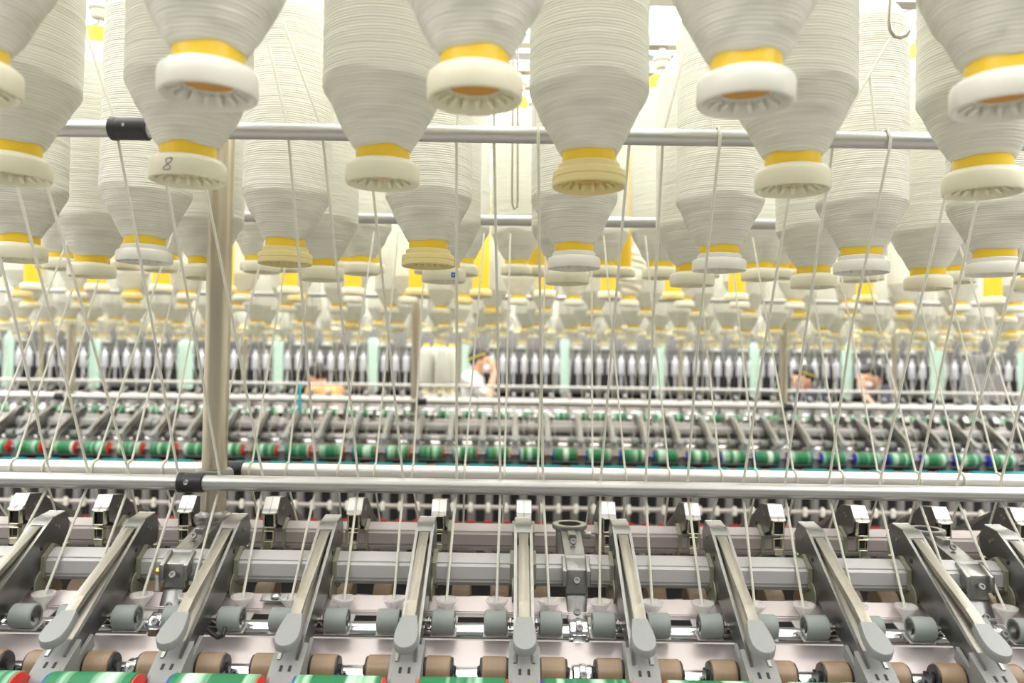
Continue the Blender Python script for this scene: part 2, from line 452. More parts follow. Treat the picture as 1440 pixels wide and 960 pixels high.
for key, (d, pts) in rowsM1.items():
    zr = row_z(pts, d); zrow[key] = zr
    xs = []
    for i, (px, py) in enumerate(pts):
        p = W(px, py, d); p.z = zr
        xs.append(p.x)
        which = '%s from the left' % nth(i + 1)
        fk = flange_pick[key][i]
        fl = FL[('plain', fk)]
        lab = 'white roving bobbin in the %s hanging row, %s' % (ROWNAMES[key], which)
        pk = HI['pk']
        grp = 'white roving bobbins hanging in the %s row' % ROWNAMES[key]
        name, cat = 'roving_bobbin', 'bobbin'
        if key == 'B' and i == 1: lab = 'white roving bobbin with a hand-drawn 8 on its ivory flange, second hanging row'
        if key == 'B' and i == 3: fl = FL[('step', 'c')]; lab = 'white roving bobbin with a stepped cream yellow flange, second hanging row'
        if key == 'C':
            fl = FL[('soft', 'w')] if fk == 'w' else FL[('plain', 'i')]
            if i in (2, 3):
                fl = FL[('step', 'c')]
                lab = 'white roving bobbin with stepped cream flange in the third row, ' + ('right of the brown post' if i == 2 else 'above the blue label')
        if key == 'D' and i == 4: lab = 'white roving bobbin with a small blue label on its flange, fourth hanging row'
        if key == 'G':
            pk = None; name, cat = 'empty_tube', 'tube'
            grp = 'empty yellow tubes of the seventh row'
            lab = 'bare yellow tube with ivory flange in the seventh hanging row, %s' % which
        if key == 'A' and i == 0: lab = 'nearest-row white roving bobbin cut off by the left edge of the picture'
        if key == 'A' and i == 4: lab = 'nearest-row white roving bobbin with white flange cut off at the upper right corner'
        t = bobbin(p, pk, HI['tb'], fl, lab, grp, random.uniform(0, 6.28), name, cat, (random.uniform(-.012, .012), random.uniform(-.012, .012)))
        fo = [c for c in t.children if c.name.startswith('flange')][0]
        if key == 'B' and i == 3 or key == 'C' and i in (2, 3): fo['label'] = 'stepped cream yellow flange'
        if key == 'B' and i == 1:
            t.rotation_euler = (0, 0, 0)
            bm = bmesh.new()                              # the handwritten figure, front face of the flange
            q = []
            for k in range(33):
                a = 2 * PI * k / 32
                u = .0032 * math.sin(2 * a) * (1.0 if math.cos(a) > 0 else 1.15); v = .0058 * math.cos(a)
                u += .25 * v
                ang = -PI / 2 - .10 + u / .0378
                q.append((.0380 * math.cos(ang), .0380 * math.sin(ang), .0095 + v))
            q.append((q[-1][0] + .002, q[-1][1], q[-1][2] + .0006)); q.append((q[-1][0] + .001, q[-1][1], q[-1][2] - .0012))
            tube(bm, q, .00032, 5)
            obj('handwritten_mark', bm, INK, fo)
        if key == 'D' and i == 4:
            t.rotation_euler = (0, 0, 0)
            for nm, a0, a1, z0, z1, M, rr in (('label_sticker', .42, .66, .0055, .0140, LABELB, .0380), ('label_print', .47, .58, .0092, .0104, LABELW, .03815)):
                bm = bmesh.new()
                vs = []
                for k in range(6):
                    a = -PI / 2 + a0 + (a1 - a0) * k / 5
                    vs.append([bm.verts.new((r_ * math.cos(a), r_ * math.sin(a), z)) for r_ in (rr - .0004, rr) for z in (z0, z1)])
                for a, b in zip(vs, vs[1:]):
                    for q in ((2, 3), (3, 1), (1, 0), (0, 2)): bm.faces.new((a[q[0]], a[q[1]], b[q[1]], b[q[0]]))
                bm.faces.new([vs[0][j] for j in (0, 1, 3, 2)]); bm.faces.new([vs[-1][j] for j in (0, 1, 3, 2)])
                o = obj(nm, bm, M, fo)
                if nm == 'label_sticker': o['label'] = 'small blue label'
    RAILS.append((d, zr, xs, 'grey overhead creel rail carrying the %s hanging row of bobbins' % ROWNAMES[key]))

def frame_xs(d, z, phase, pitch, pad=20):
    out = []
    n0 = -40
    for n in range(-60, 60):
        X = phase + pitch * n
        px = px_of((X, d, z))[0]
        if -pad < px < 1440 + pad: out.append(X)
    return out

# second frame's creel, then the third's
def uniform_row(d, H, refpx, pitch_px, tag_, fl, frame, skip=(), tubes=False, rump=None, mesh=None):
    z = CZ + H
    pitch = pitch_px * d / F
    x0 = W(refpx, 430, d).x
    xs = [x for x in frame_xs(d, z, x0, pitch) ]
    kept = []
    j = 0
    for X in xs:
        px = px_of((X, d, z))[0]
        if any(abs(px - s) < pitch_px * .4 for s in skip): continue
        j += 1
        kept.append(X)
        rr = random.uniform(0, 6.28)
        if mesh is not None:
            o = obj('roving_bobbin', mesh, loc=(X, d, z), rot=(0, 0, rr))
            tag(o, 'distant white roving bobbin in the %s row over the %s frame, %s from the left' % (tag_, frame, nth(j)), 'bobbin', 'bobbins in the %s row over the %s frame' % (tag_, frame))
        elif tubes:
            bobbin((X, d, z), None, TB_MED, FL_MED['i' if random.random() < .7 else 'c'], 'bare yellow tube hanging in front of the %s frame, %s from the left' % (frame, nth(j)), 'bare yellow tubes in front of the %s frame' % frame, rr, 'empty_tube', 'tube')
        else:
            r_ = rump is not None and abs(px - rump) < pitch_px * .5
            lab = 'white bobbin with loose rumpled yarn over the %s frame, right of centre' % frame if r_ else 'white roving bobbin in the %s row over the %s frame, %s from the left' % (tag_, frame, nth(j))
            bobbin((X, d, z), PK_RUMP if r_ else PK_MED, TB_MED, FL_MED[fl if random.random() < .8 else 'c'], lab, 'bobbins in the %s row over the %s frame' % (tag_, frame), rr)
    RAILS.append((d, z, kept, 'grey overhead creel rail of the %s row over the %s frame' % ('bare-tube' if tubes else tag_, frame)))

uniform_row(2.50, .215, 766, 90.2, '', 'i', 'second', skip=(1125, 1293), tubes=True)
uniform_row(2.87, .219, 729, 77.8, 'first', 'w', 'second', rump=885)
uniform_row(3.10, .193, 765, 72.4, 'second', 'i', 'second')
uniform_row(3.40, .140, 825, 66.3, 'third', 'i', 'second')
uniform_row(3.65, .138, 742, 61.6, 'fourth', 'i', 'second')
uniform_row(3.96, .176, 760, 56.8, 'fifth', 'i', 'second')
uniform_row(6.00, .138, 735, 37.4, 'fourth', 'i', 'third', mesh=FARB)
uniform_row(5.25, .205, 730, 42.9, 'first', 'i', 'third', mesh=FARB)
uniform_row(5.45, .180, 750, 41.3, 'second', 'i', 'third', mesh=FARB)
uniform_row(5.76, .140, 735, 39.1, 'third', 'i', 'third', mesh=FARB)

# overhead rails with the hangers that hold the tubes
hb = bmesh.new()
lathe(hb, [(.004, .395), (.004, .405), (.0165, .407), (.0165, .428), (.021, .429), (.021, .434), (.006, .4345), (.006, .448), (.0125, .450), (.0150, .456), (.0150, .463), (.0185, .466), (.0185, .472), (.016, .480), (.010, .489), (.008, .496)], 20,
      mi=[1, 1, 1, 1, 1, 1, 1, 0, 0, 0, 0, 0, 0, 0, 0])
HANG = mesh_of('hanger', hb, [WHITEP, SHAFT])
for d, z, xs, lab in RAILS:
    half = max(1.3, .75 * d + .25)
    t = thing('creel_rail', (0, d, z + .494), 0, lab, 'rail', 'overhead creel rails')
    bm = bmesh.new()
    prism(bm, [(-.014, 0), (.014, 0), (.014, .022), (.011, .022), (.011, .004), (-.011, .004), (-.011, .022), (-.014, .022)], -half, half)
    obj('channel', bm, RAIL, t)
    for X in xs: obj('hanger', HANG, parent=t, loc=(X, 0, -.494))

# ------------------------------------------------------------------ guide bars, posts
def bar(name, d, z, r, half, label, M=RAIL, cat='guide bar', group='horizontal guide bars', x0=None, x1=None):
    bm = bmesh.new()
    cyl(bm, r, -half if x0 is None else x0, half if x1 is None else x1, 'X', (0, 0, 0), 32, .001)
    o = obj(name, bm, M, loc=(0, d, z))
    return tag(o, label, cat, group)

def sleeve_mesh(r, L):
    bm = bmesh.new()
    cyl(bm, r, -L / 2, L / 2, 'X', (0, 0, 0), 32, .0015)
    cyl(bm, r * 1.04, -L / 2, -L / 2 + .008, 'X', (0, 0, 0), 32, .001)
    return bm

ZB1 = sum(W(x, y, .925).z for x, y in ((100, 188), (450, 184), (720, 185), (960, 190), (1200, 198))) / 5
b1 = bar('guide_bar', .925, ZB1, .0103, 1.1, 'long grey guide bar behind the two nearest rows of bobbins, with a black sleeve')
sl = obj('sleeve', sleeve_mesh(.0135, .046), BLACKP, b1, loc=(W(183, 185, .925).x, 0, 0)); sl['label'] = 'black plastic sleeve'
bm = bmesh.new(); cyl(bm, .0022, -.0145, -.012, 'Y', (0, 0, 0), 12, .0004); cyl(bm, .003, -.0138, -.012, 'Z', (.006, 0, 0), 12, .0004)
obj('screw', bm, SHAFT, sl, loc=(-.002, 0, .001))
ZB2 = sum(W(x, y, 1.455).z for x, y in ((355, 307), (520, 307), (715, 309), (900, 311), (1070, 315))) / 5
bar('guide_bar', 1.455, ZB2, .0103, 1.5, 'grey guide bar behind the fourth row of bobbins, seen between them')

def z_of(d, y):  return CZ + (510 - y) / F * d
ZL = CZ - .182
xpost = W(305, 520, MID).x
XS = W(270, 673, 1.12).x
lo = bar('guide_bar', 1.12, ZL, .0113, 1.3, 'thick grey guide bar across the nearest machine, with a black sleeve by the post')
sl = obj('sleeve', sleeve_mesh(.0142, .037), BLACKP, lo, loc=(XS, 0, 0)); sl['label'] = 'black plastic sleeve with screw'
bm = bmesh.new(); lathe(bm, [(.0001, -.0158), (.0035, -.0155), (.0042, -.0135)], 16, 'Y')
obj('screw', bm, STEEL, sl, loc=(-.003, 0, .002))
lb = bar('guide_bar', 1.25, ZL, .0122, 1.4, 'pale guide bar just behind the thick grey one on the nearest machine', RAILW)
sl = obj('sleeve', sleeve_mesh(.0150, .030), BLACKP, lb, loc=(W(330, 652, 1.25).x, 0, 0)); sl['label'] = 'black plastic sleeve'

def make_post():
    t = thing('creel_post')
    bm = bmesh.new(); lathe(bm, [(.0185, -.242), (.0187, -.240), (.0187, .80), (.0185, .802)], 32); obj('column', bm, POST, t)
    bm = bmesh.new(); lathe(bm, [(.019, -.250), (.0265, -.249), (.0275, -.246), (.0265, -.242), (.021, -.240), (.0188, -.236)], 32); obj('foot_flange', bm, ALU, t)
    bm = bmesh.new()
    lathe(bm, [(.0188, -.186), (.030, -.184), (.0305, -.176), (.0290, -.172), (.0188, -.171)], 6); obj('collar', bm, ALU, t)
    bm = bmesh.new(); box(bm, -.009, .009, -.062, .052, -.198, -.186); obj('bar_bracket', bm, ALU, t)
    return t
post0 = make_post()
posts = [(MID, xpost, 'brown metal post rising from the nearest machine beside the black sleeves')]
for k, (kx, pl) in enumerate(((100, 'at the left of the picture'), (584, 'just left of centre'), (1102, 'at the right of the picture'))):
    posts.append((MID + STEP, W(kx, 500, MID + STEP).x, 'thin brown post of the second machine ' + pl))
for k, kx in enumerate((58, 344, 646, 957, 1257)):
    posts.append((MID + 2 * STEP, W(kx, 500, MID + 2 * STEP).x, 'far thin post of the third machine, %s from the left' % nth(k + 1)))
for i, (d, X, lab) in enumerate(posts):
    if i == 0:
        t = post0; t.location = (X, d, CZ)
        tag(t, lab, 'post', 'creel posts')
    else: clone(post0, (X, d, CZ), 0, lab)
    if i == 0: post0['label'] = lab
# ring brackets (one under the post, two standing empty)
def make_bracket():
    t = thing('post_bracket')
    bm = bmesh.new()
    lathe(bm, [(.0175, -.256), (.0175, -.248), (.0262, -.248), (.0272, -.251), (.0262, -.255), (.0215, -.258), (.0205, -.330), (.0175, -.330)], 36, closed=True)
    cyl(bm, .006, .018, .034, 'X', (0, .004, -.266), 16, .001)
    obj('socket', bm, ALU, t)
    bm = bmesh.new(); lathe(bm, [(.001, -.268), (.0176, -.268), (.0176, -.285), (.001, -.285)], 24); obj('socket_shade', bm, DARK, t)  # dark plug painting the shade inside the hollow socket
    bm = bmesh.new()
    prism(bm, [(-.012, -.252), (-.030, -.256), (-.060, -.262), (-.098, -.270), (-.131, -.284), (-.131, -.318), (-.118, -.318), (-.118, -.292), (-.085, -.276), (-.012, -.272)], -.0145, .0145)
    for s in (-1, 1): prism(bm, [(-.108, -.270), (-.137, -.284), (-.137, -.306), (-.108, -.292)], s * .0165 - .003, s * .0165 + .003)
    box(bm, -.006, .006, -.055, -.03, -.262, -.252)
    bev(bm, .001, 1)
    obj('clamp_arm', bm, ALU, t)
    bm = bmesh.new()
    prism(bm, [(-.110, -.318), (-.136, -.318), (-.158, -.352), (-.158, -.380), (-.130, -.380)], -.0135, .0135); bev(bm, .0012, 1)
    obj('web', bm, PLATE, t)
    for (y, z) in ((-.167, -.358), (-.228, -.394)):
        bm = bmesh.new()
        cyl(bm, .0175, -.013, .013, 'X', (0, y, z), 28, .002); cyl(bm, .0192, -.004, .004, 'X', (0, y, z), 28, .001)
        box(bm, -.008, .008, y - .021, y - .010, z - .016, z + .004)
        obj('bearing', bm, STEEL, t)
    bm = bmesh.new(); prism(bm, [(-.180, -.372), (-.215, -.392), (-.215, -.415), (-.170, -.405)], -.010, .010); obj('link', bm, PLATE, t)
    for (y, z) in ((-.067, -.262), (-.134, -.300), (-.145, -.338), (-.183, -.347), (-.243, -.384)):
        bm = bmesh.new()
        lathe(bm, [(.0048, 0), (.0048, .003), (.0042, .0038), (.0024, .0038), (.0024, .0018), (.0004, .0018)], 14)
        obj('bolt', bm, SPIN, t, loc=(0, y - .003, z + .002), rot=(math.radians(60), 0, 0))
    return t
br0 = make_bracket()
BX = [(xpost, 'cast aluminium bracket under the brown post on the nearest machine'), (W(801, 735, MID).x, 'cast aluminium bracket with an empty round socket, near the picture centre'), (W(1303, 735, MID).x, 'cast aluminium bracket with empty socket behind a drafting arm at right')]
for i, (X, lab) in enumerate(BX):
    if i == 0:
        br0.location = (X, MID, CZ); tag(br0, lab, 'bracket', 'post brackets on the machines')
    else: clone(br0, (X, MID, CZ), 0, lab)

# ------------------------------------------------------------------ beams, rollers, plates of a frame
def hexpts(r):
    return [(r * math.cos(a), r * math.sin(a)) for a in [PI / 2 + k * PI / 3 for k in range(6)]]
def beam(d, z, half, M, label):
    bm = bmesh.new(); prism(bm, hexpts(.0238), -half, half)
    es = [e for e in bm.edges if abs(e.verts[0].co.x - e.verts[1].co.x) > .1]
    bmesh.ops.bevel(bm, geom=es, offset=.0035, segments=3, affect='EDGES')
    return tag(obj('support_beam', bm, M, loc=(0, d, z), angle=25), label, 'beam', 'hexagonal support beams')
def plate(name, pts, half, M, label, cat, d=0, group=None):
    bm = bmesh.new(); prism(bm, [(y, z) for y, z in pts], -half, half)
    es = [e for e in bm.edges if abs(e.verts[0].co.x - e.verts[1].co.x) > .1]
    bmesh.ops.bevel(bm, geom=es, offset=.0012, segments=2, affect='EDGES')
    return tag(obj(name, bm, M, loc=(0, d, CZ)), label, cat, group)

FR = [('nearest', 0, 1.35), ('second', STEP, 3.2), ('third', 2 * STEP, 4.9)]
for nm, dy, half in FR:
    D = MID + dy
    beam(D - .10, CZ - .2935, half, BEAM, 'light grey hexagonal beam along the front of the %s machine' % nm)
    beam(D + .10, CZ - .2935, half + .1, BEAMP, 'pinkish grey hexagonal beam along the rear of the %s machine' % nm)
    plate('roller_cover', [(-.128, -.323), (-.126, -.327), (-.144, -.345), (-.150, -.345), (-.150, -.338)], half, PINK, 'pale upper cover strip behind the grey rollers of the %s machine' % nm, 'cover strip', D)
    plate('roller_cover', [(-.186, -.362), (-.184, -.368), (-.222, -.391), (-.228, -.388)], half, PINK, 'pale lower cover strip behind the brown rollers of the %s machine' % nm, 'cover strip', D)
    for y, z, lab in ((-.167, -.360, 'polished steel roller under the grey rubber rollers of the %s machine'), (-.226, -.395, 'polished steel roller under the brown rubber rollers of the %s machine')):
        bm = bmesh.new()
        cyl(bm, .0132, -half, half, 'X', (0, 0, 0), 40, .001)
        tag(obj('steel_roller', bm, STEEL, loc=(0, D + y, CZ + z)), lab % nm, 'roller', 'long steel drafting rollers')
    bm = bmesh.new(); box(bm, -half - .1, half + .1, D - .085, D + .12, 0, CZ - .445)  # machine body, coloured dark for the shade in the gap under the beam
    box(bm, -half - .1, half + .1, D - .02, D + .02, CZ - .45, CZ - .435)
    tag(obj('machine_housing', bm, DARK, smooth=False), 'dark enclosed body below the rollers of the %s machine' % nm, 'machine body', 'dark bodies of the spinning machines')
    if dy:
        bar('guide_bar', 1.12 + dy, ZL, .0113, half, 'front grey guide bar across the %s machine' % nm, RAIL if dy < 3 else RAILW)
        if dy < 3:
            bar('guide_bar', 1.25 + dy, ZL, .0122, half, 'rear pale guide bar across the %s machine' % nm, RAILW)
            u = bar('guide_bar', .925 + dy, ZB1, .0103, half, 'upper guide bar among the hanging bobbins of the %s machine' % nm)
# black sleeves on the second machine's guide bar, beside its posts
for k, kx in enumerate((84, 594, 1108)):
    o = obj('bar_sleeve', sleeve_mesh(.0165, .04), BLACKP, loc=(W(kx, 560, 1.12 + STEP).x, 1.12 + STEP, ZL))
    tag(o, 'black sleeve on the second machine guide bar, %s' % ('near the left post', 'near the middle post', 'near the right post')[k], 'sleeve', 'black sleeves on the second machine')

# ------------------------------------------------------------------ the drafting arms
def arm_channel():
    bm = bmesh.new()
    side = [(-.068, -.227), (-.100, -.231), (-.286, -.352), (-.286, -.374), (-.215, -.346), (-.160, -.326), (-.128, -.312), (-.122, -.282), (-.080, -.276), (-.060, -.268), (-.056, -.244)]
    for s in (-1, 1):
        prism(bm, side, s * .0113 - .0010, s * .0113 + .0010, 1)
        prism(bm, [(-.100, -.2305), (-.286, -.3515), (-.286, -.3535), (-.100, -.2325)], s * .0109 - .0020, s * .0109 + .0020, 0)
    prism(bm, [(-.068, -.2265), (-.100, -.2302), (-.112, -.2380), (-.114, -.2460), (-.106, -.262), (-.062, -.262), (-.0565, -.244)], -.0112, .0112, 0)
    prism(bm, [(-.112, -.256), (-.284, -.3585), (-.284, -.3615), (-.112, -.260)], -.0105, .0105, 2)
    for s in (-1, 1):                                   # rivets, and a dark disc painting a hole's shade on the side plates
        cyl(bm, .0026, 0, s * .0010, 'X', (s * .0123, -.083, -.247), 12, .0003, 0)
        cyl(bm, .0033, 0, s * .0006, 'X', (s * .0123, -.122, -.268), 12, .0002, 3)
        cyl(bm, .0017, 0, s * .0008, 'X', (s * .0123, -.090, -.243), 10, .0002, 2)
    return mesh_of('arm_channel', bm, [ALU, PLATE, ALUL, DARK], angle=30)
def arm_lever():
    bm = bmesh.new()
    prism(bm, [(-.1135, -.2395), (-.117, -.2385), (-.238, -.2955), (-.243, -.2985), (-.268, -.3130), (-.266, -.3180), (-.240, -.3055), (-.232, -.3010), (-.116, -.2475)], -.0066, .0066)
    bev(bm, .0008, 1)
    return mesh_of('lever', bm, ALUL, angle=30)
def arm_handle():
    bm = bmesh.new()
    n = 12
    out = [(.0095, 0), (.0105, .006), (.0130, .018), (.0142, .028)]
    for k in range(0, n + 1):
        a = k / n * PI / 2
        out.append((.0142 * math.cos(a), .036 + .0165 * math.sin(a)))
    pts = [(x, y) for x, y in out] + [(-x, y) for x, y in out[::-1][1:]]
    top = [bm.verts.new((x * .93, -y * .985, 0)) for x, y in pts]
    mid = [bm.verts.new((x, -y, -.0018)) for x, y in pts]
    bot = [bm.verts.new((x, -y, -.0105)) for x, y in pts]
    k = len(pts)
    bm.faces.new(top); bm.faces.new(bot[::-1])
    for a, b in ((top, mid), (mid, bot)):
        for i in range(k): bm.faces.new((a[i], a[(i + 1) % k], b[(i + 1) % k], b[i]))
    bmesh.ops.rotate(bm, verts=bm.verts, cent=(0, 0, 0), matrix=Matrix.Rotation(math.radians(24), 3, 'X'))
    bmesh.ops.translate(bm, verts=bm.verts, vec=(0, -.260, -.3070))
    return mesh_of('handle', bm, GREYP, angle=50)
def arm_cap():
    bm = bmesh.new()
    prism(bm, [(-.264, -.3395), (-.290, -.3555), (-.305, -.3645), (-.310, -.376), (-.310, -.405), (-.278, -.405), (-.270, -.385)], -.0185, .0185)
    prism(bm, [(-.300, -.3600), (-.312, -.3700), (-.317, -.380), (-.317, -.398), (-.300, -.398)], -.0150, .0150)
    for s in (-1, 1): prism(bm, [(-.236, -.343), (-.280, -.366), (-.280, -.386), (-.232, -.360)], s * .0150 - .0025, s * .0150 + .0025)
    bev(bm, .0009, 1)
    for s in (-1, 1):
        vs = []
        prism(bm, [(-.2925, -.3563), (-.2990, -.3602), (-.2990, -.3630), (-.2925, -.3590)], s * .0052 - .0016, s * .0052 + .0016, 1)  # dark inlays paint the shade of two slots in the cap
    return mesh_of('end_cap', bm, [GREYD, DARK], angle=30)
def arm_latch():
    bm = bmesh.new()
    for s in (-1, 1): box(bm, s * .010 - .002, s * .010 + .002, -.323, -.312, -.432, -.384)
    box(bm, -.012, .012, -.323, -.312, -.392, -.384); box(bm, -.012, .012, -.323, -.312, -.436, -.428)
    box(bm, -.008, .008, -.319, -.313, -.428, -.392)
    bev(bm, .0008, 1)
    return mesh_of('latch', bm, STEEL, angle=30)
def ring_frame(bm, w, h, t, dep, y, z, mi=0):
    for s in (-1, 1): box(bm, s * (w / 2 - t / 2) - t / 2, s * (w / 2 - t / 2) + t / 2, y - dep, y, z - h, z, mi)
    box(bm, -w / 2, w / 2, y - dep, y, z - t, z, mi); box(bm, -w / 2, w / 2, y - dep, y, z - h, z - h + t, mi)
def arm_hooks():
    bm = bmesh.new()
    ring_frame(bm, .0185, .024, .0022, .010, -.0475, -.249); ring_frame(bm, .0165, .020, .0022, .010, -.0475, -.277)
    box(bm, -.006, .006, -.0535, -.0475, -.305, -.294)
    bev(bm, .0006, 1)
    box(bm, -.0058, .0058, -.0555, -.0535, -.2725, -.250, 1); box(bm, -.0046, .0046, -.0555, -.0535, -.292, -.280, 1)  # dark plates paint the shade inside the two hook openings
    return mesh_of('beam_hook', bm, [CHROME, BLACKP], angle=30)
def arm_backface():
    bm = bmesh.new()
    for s in (-1, 1): prism(bm, [(-.068, -.2255), (-.0555, -.2435), (-.0485, -.2475), (-.0485, -.2500), (-.060, -.2500), (-.072, -.2300)], s * .0061 - .0057, s * .0061 + .0057)
    bev(bm, .0006, 1)
    return mesh_of('head_plate', bm, HEADM, angle=30)
def arm_clamp():
    bm = bmesh.new()
    r0, r1 = .0244, .0278
    a = hexpts(r0); b = hexpts(r1)
    for x0, x1 in ((-.0185, -.0128), (.0128, .0185)):
        for k in range(6):
            q = [a[k], a[(k + 1) % 6], b[(k + 1) % 6], b[k]]
            prism(bm, [(-.10 + y, -.2935 + z) for y, z in q], x0, x1)
    for s in (-1, 1):
        lathe(bm, [(.0001, s * .0128), (.0205, s * .0128), (.0205, s * .0150), (.0001, s * .0150)], 24, 'X', (0, -.118, -.318))
    box(bm, -.012, .012, -.134, -.118, -.336, -.322)
    return mesh_of('beam_clamp', bm, OLIVE, angle=30)
def roller_mesh(name, r, L, M, core=True):
    bm = bmesh.new()
    h = L / 2
    lathe(bm, [(.0046, -h - .001), (.0070, -h - .001), (.0072, -h + .0012), (r - .0035, -h + .0012), (r - .003, -h), (r - .001, -h), (r, -h + .001), (r, h - .001), (r - .001, h), (r - .003, h), (r - .0035, h - .0012), (.0072, h - .0012), (.0070, h + .001), (.0046, h + .001)], 36, 'X',
          mi=[1, 1, 1, 0, 0, 0, 0, 0, 0, 0, 1, 1, 1])
    return mesh_of(name, bm, [M, PLATE])
GR = roller_mesh('grey_roller', .0153, .0290, COTG)
BRN = roller_mesh('brown_roller', .0175, .0300, COTB)
def side_disc():
    bm = bmesh.new()
    cyl(bm, .0158, -.0012, .0022, 'X', (0, 0, 0), 28, .0008); cyl(bm, .0065, -.002, .0055, 'X', (0, 0, 0), 16, .0012)
    box(bm, .0, .0035, -.020, .004, -.008, .001)
    return mesh_of('roller_cap', bm, BLACKP)
DISC = side_disc()
ax = bmesh.new(); cyl(ax, .0045, -.020, .020, 'X', (0, 0, 0), 16, .0006); cyl(ax, .0072, -.0185, -.0150, 'X', (0, 0, 0), 16, .0006); cyl(ax, .0072, .0150, .0185, 'X', (0, 0, 0), 16, .0006)
AXLE = mesh_of('axle', ax, SHAFT)
MCH, MLV, MHD, MCP, MLT, MHK, MBF, MCL = arm_channel(), arm_lever(), arm_handle(), arm_cap(), arm_latch(), arm_hooks(), arm_backface(), arm_clamp()

def make_arm(full=True):
    t = thing('drafting_arm')
    obj('arm_channel', MCH, parent=t)
    lv = obj('lever', MLV, parent=t); h = obj('handle', MHD, parent=lv); h['label'] = 'rounded grey plastic handle'
    obj('end_cap', MCP, parent=t)['label'] = 'grey plastic end cap'
    if full:
        obj('latch', MLT, parent=t); obj('beam_hook', MHK, parent=t); obj('head_plate', MBF, parent=t); obj('beam_clamp', MCL, parent=t)
        obj('axle', AXLE, parent=t, loc=(0, -.19, -.338)); obj('axle', AXLE, parent=t, loc=(0, -.25, -.377))
    for s in (-1, 1):
        obj('grey_roller', GR, parent=t, loc=(s * .0355, -.19, -.338))
        b = obj('brown_roller', BRN, parent=t, loc=(s * .0355, -.25, -.377))
        if full:
            obj('roller_cap', DISC, parent=b, loc=(s * .0155, 0, 0), rot=(0, 0, 0 if s > 0 else PI))
            obj('roller_cap', DISC, parent=b, loc=(-s * .0155, 0, 0), rot=(0, 0, PI if s > 0 else 0))
    return t
armF = make_arm(True)
head_px = [46, 82 + 0, 0]
XA0 = W(736, 745, 1.0855).x
front_px = [(-5, -55), (-4.0, 80)]
# heads of the near arms measured across the photograph; lens spread pulls the outer ones in
near_heads = [78, 200, 330, 463, 599, 736, 874, 1010, 1142, 1276, 1404]
near_x = []
for i, hx in enumerate(near_heads):
    ideal = XA0 + .14 * (i - 5)
    X = .45 * W(hx, 735, 1.0855).x + .55 * ideal
    near_x.append(X)
near_x = [XA0 - .14 * 6 * .972] + near_x + [XA0 + .14 * 6 * .965]
NG = 'drafting arms along the front of the nearest machine'
for i, X in enumerate(near_x):
    vis = 0 <= i - 0
    lab = 'metal drafting arm with grey handle on the nearest machine, %s from the left' % nth(i + 1)
    if i == 6: lab = 'metal drafting arm pointing straight at the viewer, left of the empty round socket'
    if i == 0:
        armF.location = (X, MID, CZ); tag(armF, lab, 'drafting arm', NG)
    else: clone(armF, (X, MID, CZ), 0, lab)
# rear arms of the nearest machine: seen from behind
rear_heads = [-85, 40, 155, 272, 388, 503, 619, 737, 853, 969, 1085, 1200, 1309, 1410]
XB0 = W(737, 710, 1.25).x
for i, hx in enumerate(rear_heads):
    X = .5 * W(hx, 710, 1.25).x + .5 * (XB0 + .14 * (i - 7))
    clone(armF, (X, MID, CZ), PI, 'rear drafting arm seen from behind past the pinkish beam, %s from the left' % nth(i + 1), 'rear drafting arms of the nearest machine')
# second machine
arm2 = make_arm(False)
mesh_dark_latch = MLT.copy(); mesh_dark_latch.materials[0] = SPIN
x2 = frame_xs(MID + STEP - .1, CZ - .23, XA0, .14, 14)
for i, X in enumerate(x2):
    lab = 'blurred drafting arm along the front of the second machine, %s from the left' % nth(i + 1)
    if i == 0:
        arm2.location = (X, MID + STEP, CZ); tag(arm2, lab, 'drafting arm', 'drafting arms along the front of the second machine')
        obj('latch', mesh_dark_latch, parent=arm2)
    else: clone(arm2, (X, MID + STEP, CZ), 0, lab)
t0 = thing('drafting_arm'); obj('arm_channel', MCH, parent=t0); obj('head_plate', MBF, parent=t0); obj('beam_hook', MHK, parent=t0)
for i, X in enumerate(frame_xs(MID + STEP + .1, CZ - .23, XA0 + .02, .14, 14)):
    lab = 'bright head of a rear drafting arm on the second machine, %s from the left' % nth(i + 1)
    if i == 0:
        t0.location = (X, MID + STEP, CZ); t0.rotation_euler = (0, 0, PI); tag(t0, lab, 'drafting arm', 'rear drafting arms of the second machine')
    else: clone(t0, (X, MID + STEP, CZ), PI, lab)
for i, X in enumerate(frame_xs(MID + 2 * STEP - .1, CZ - .23, XA0, .14, 8)):
    o = obj('drafting_arm', MCH, loc=(X, MID + 2 * STEP, CZ))
    tag(o, 'tiny far drafting arm on the third machine, %s from the left' % nth(i + 1), 'drafting arm', 'drafting arms of the third machine')

# second machine's brackets
for i, X in enumerate(frame_xs(MID + STEP, CZ - .25, W(801, 735, MID).x, .56, 5)):
    clone(br0, (X, MID + STEP, CZ), 0, 'dark cast bracket between the arms of the second machine, %s from the left' % nth(i + 1), 'brackets of the second machine')

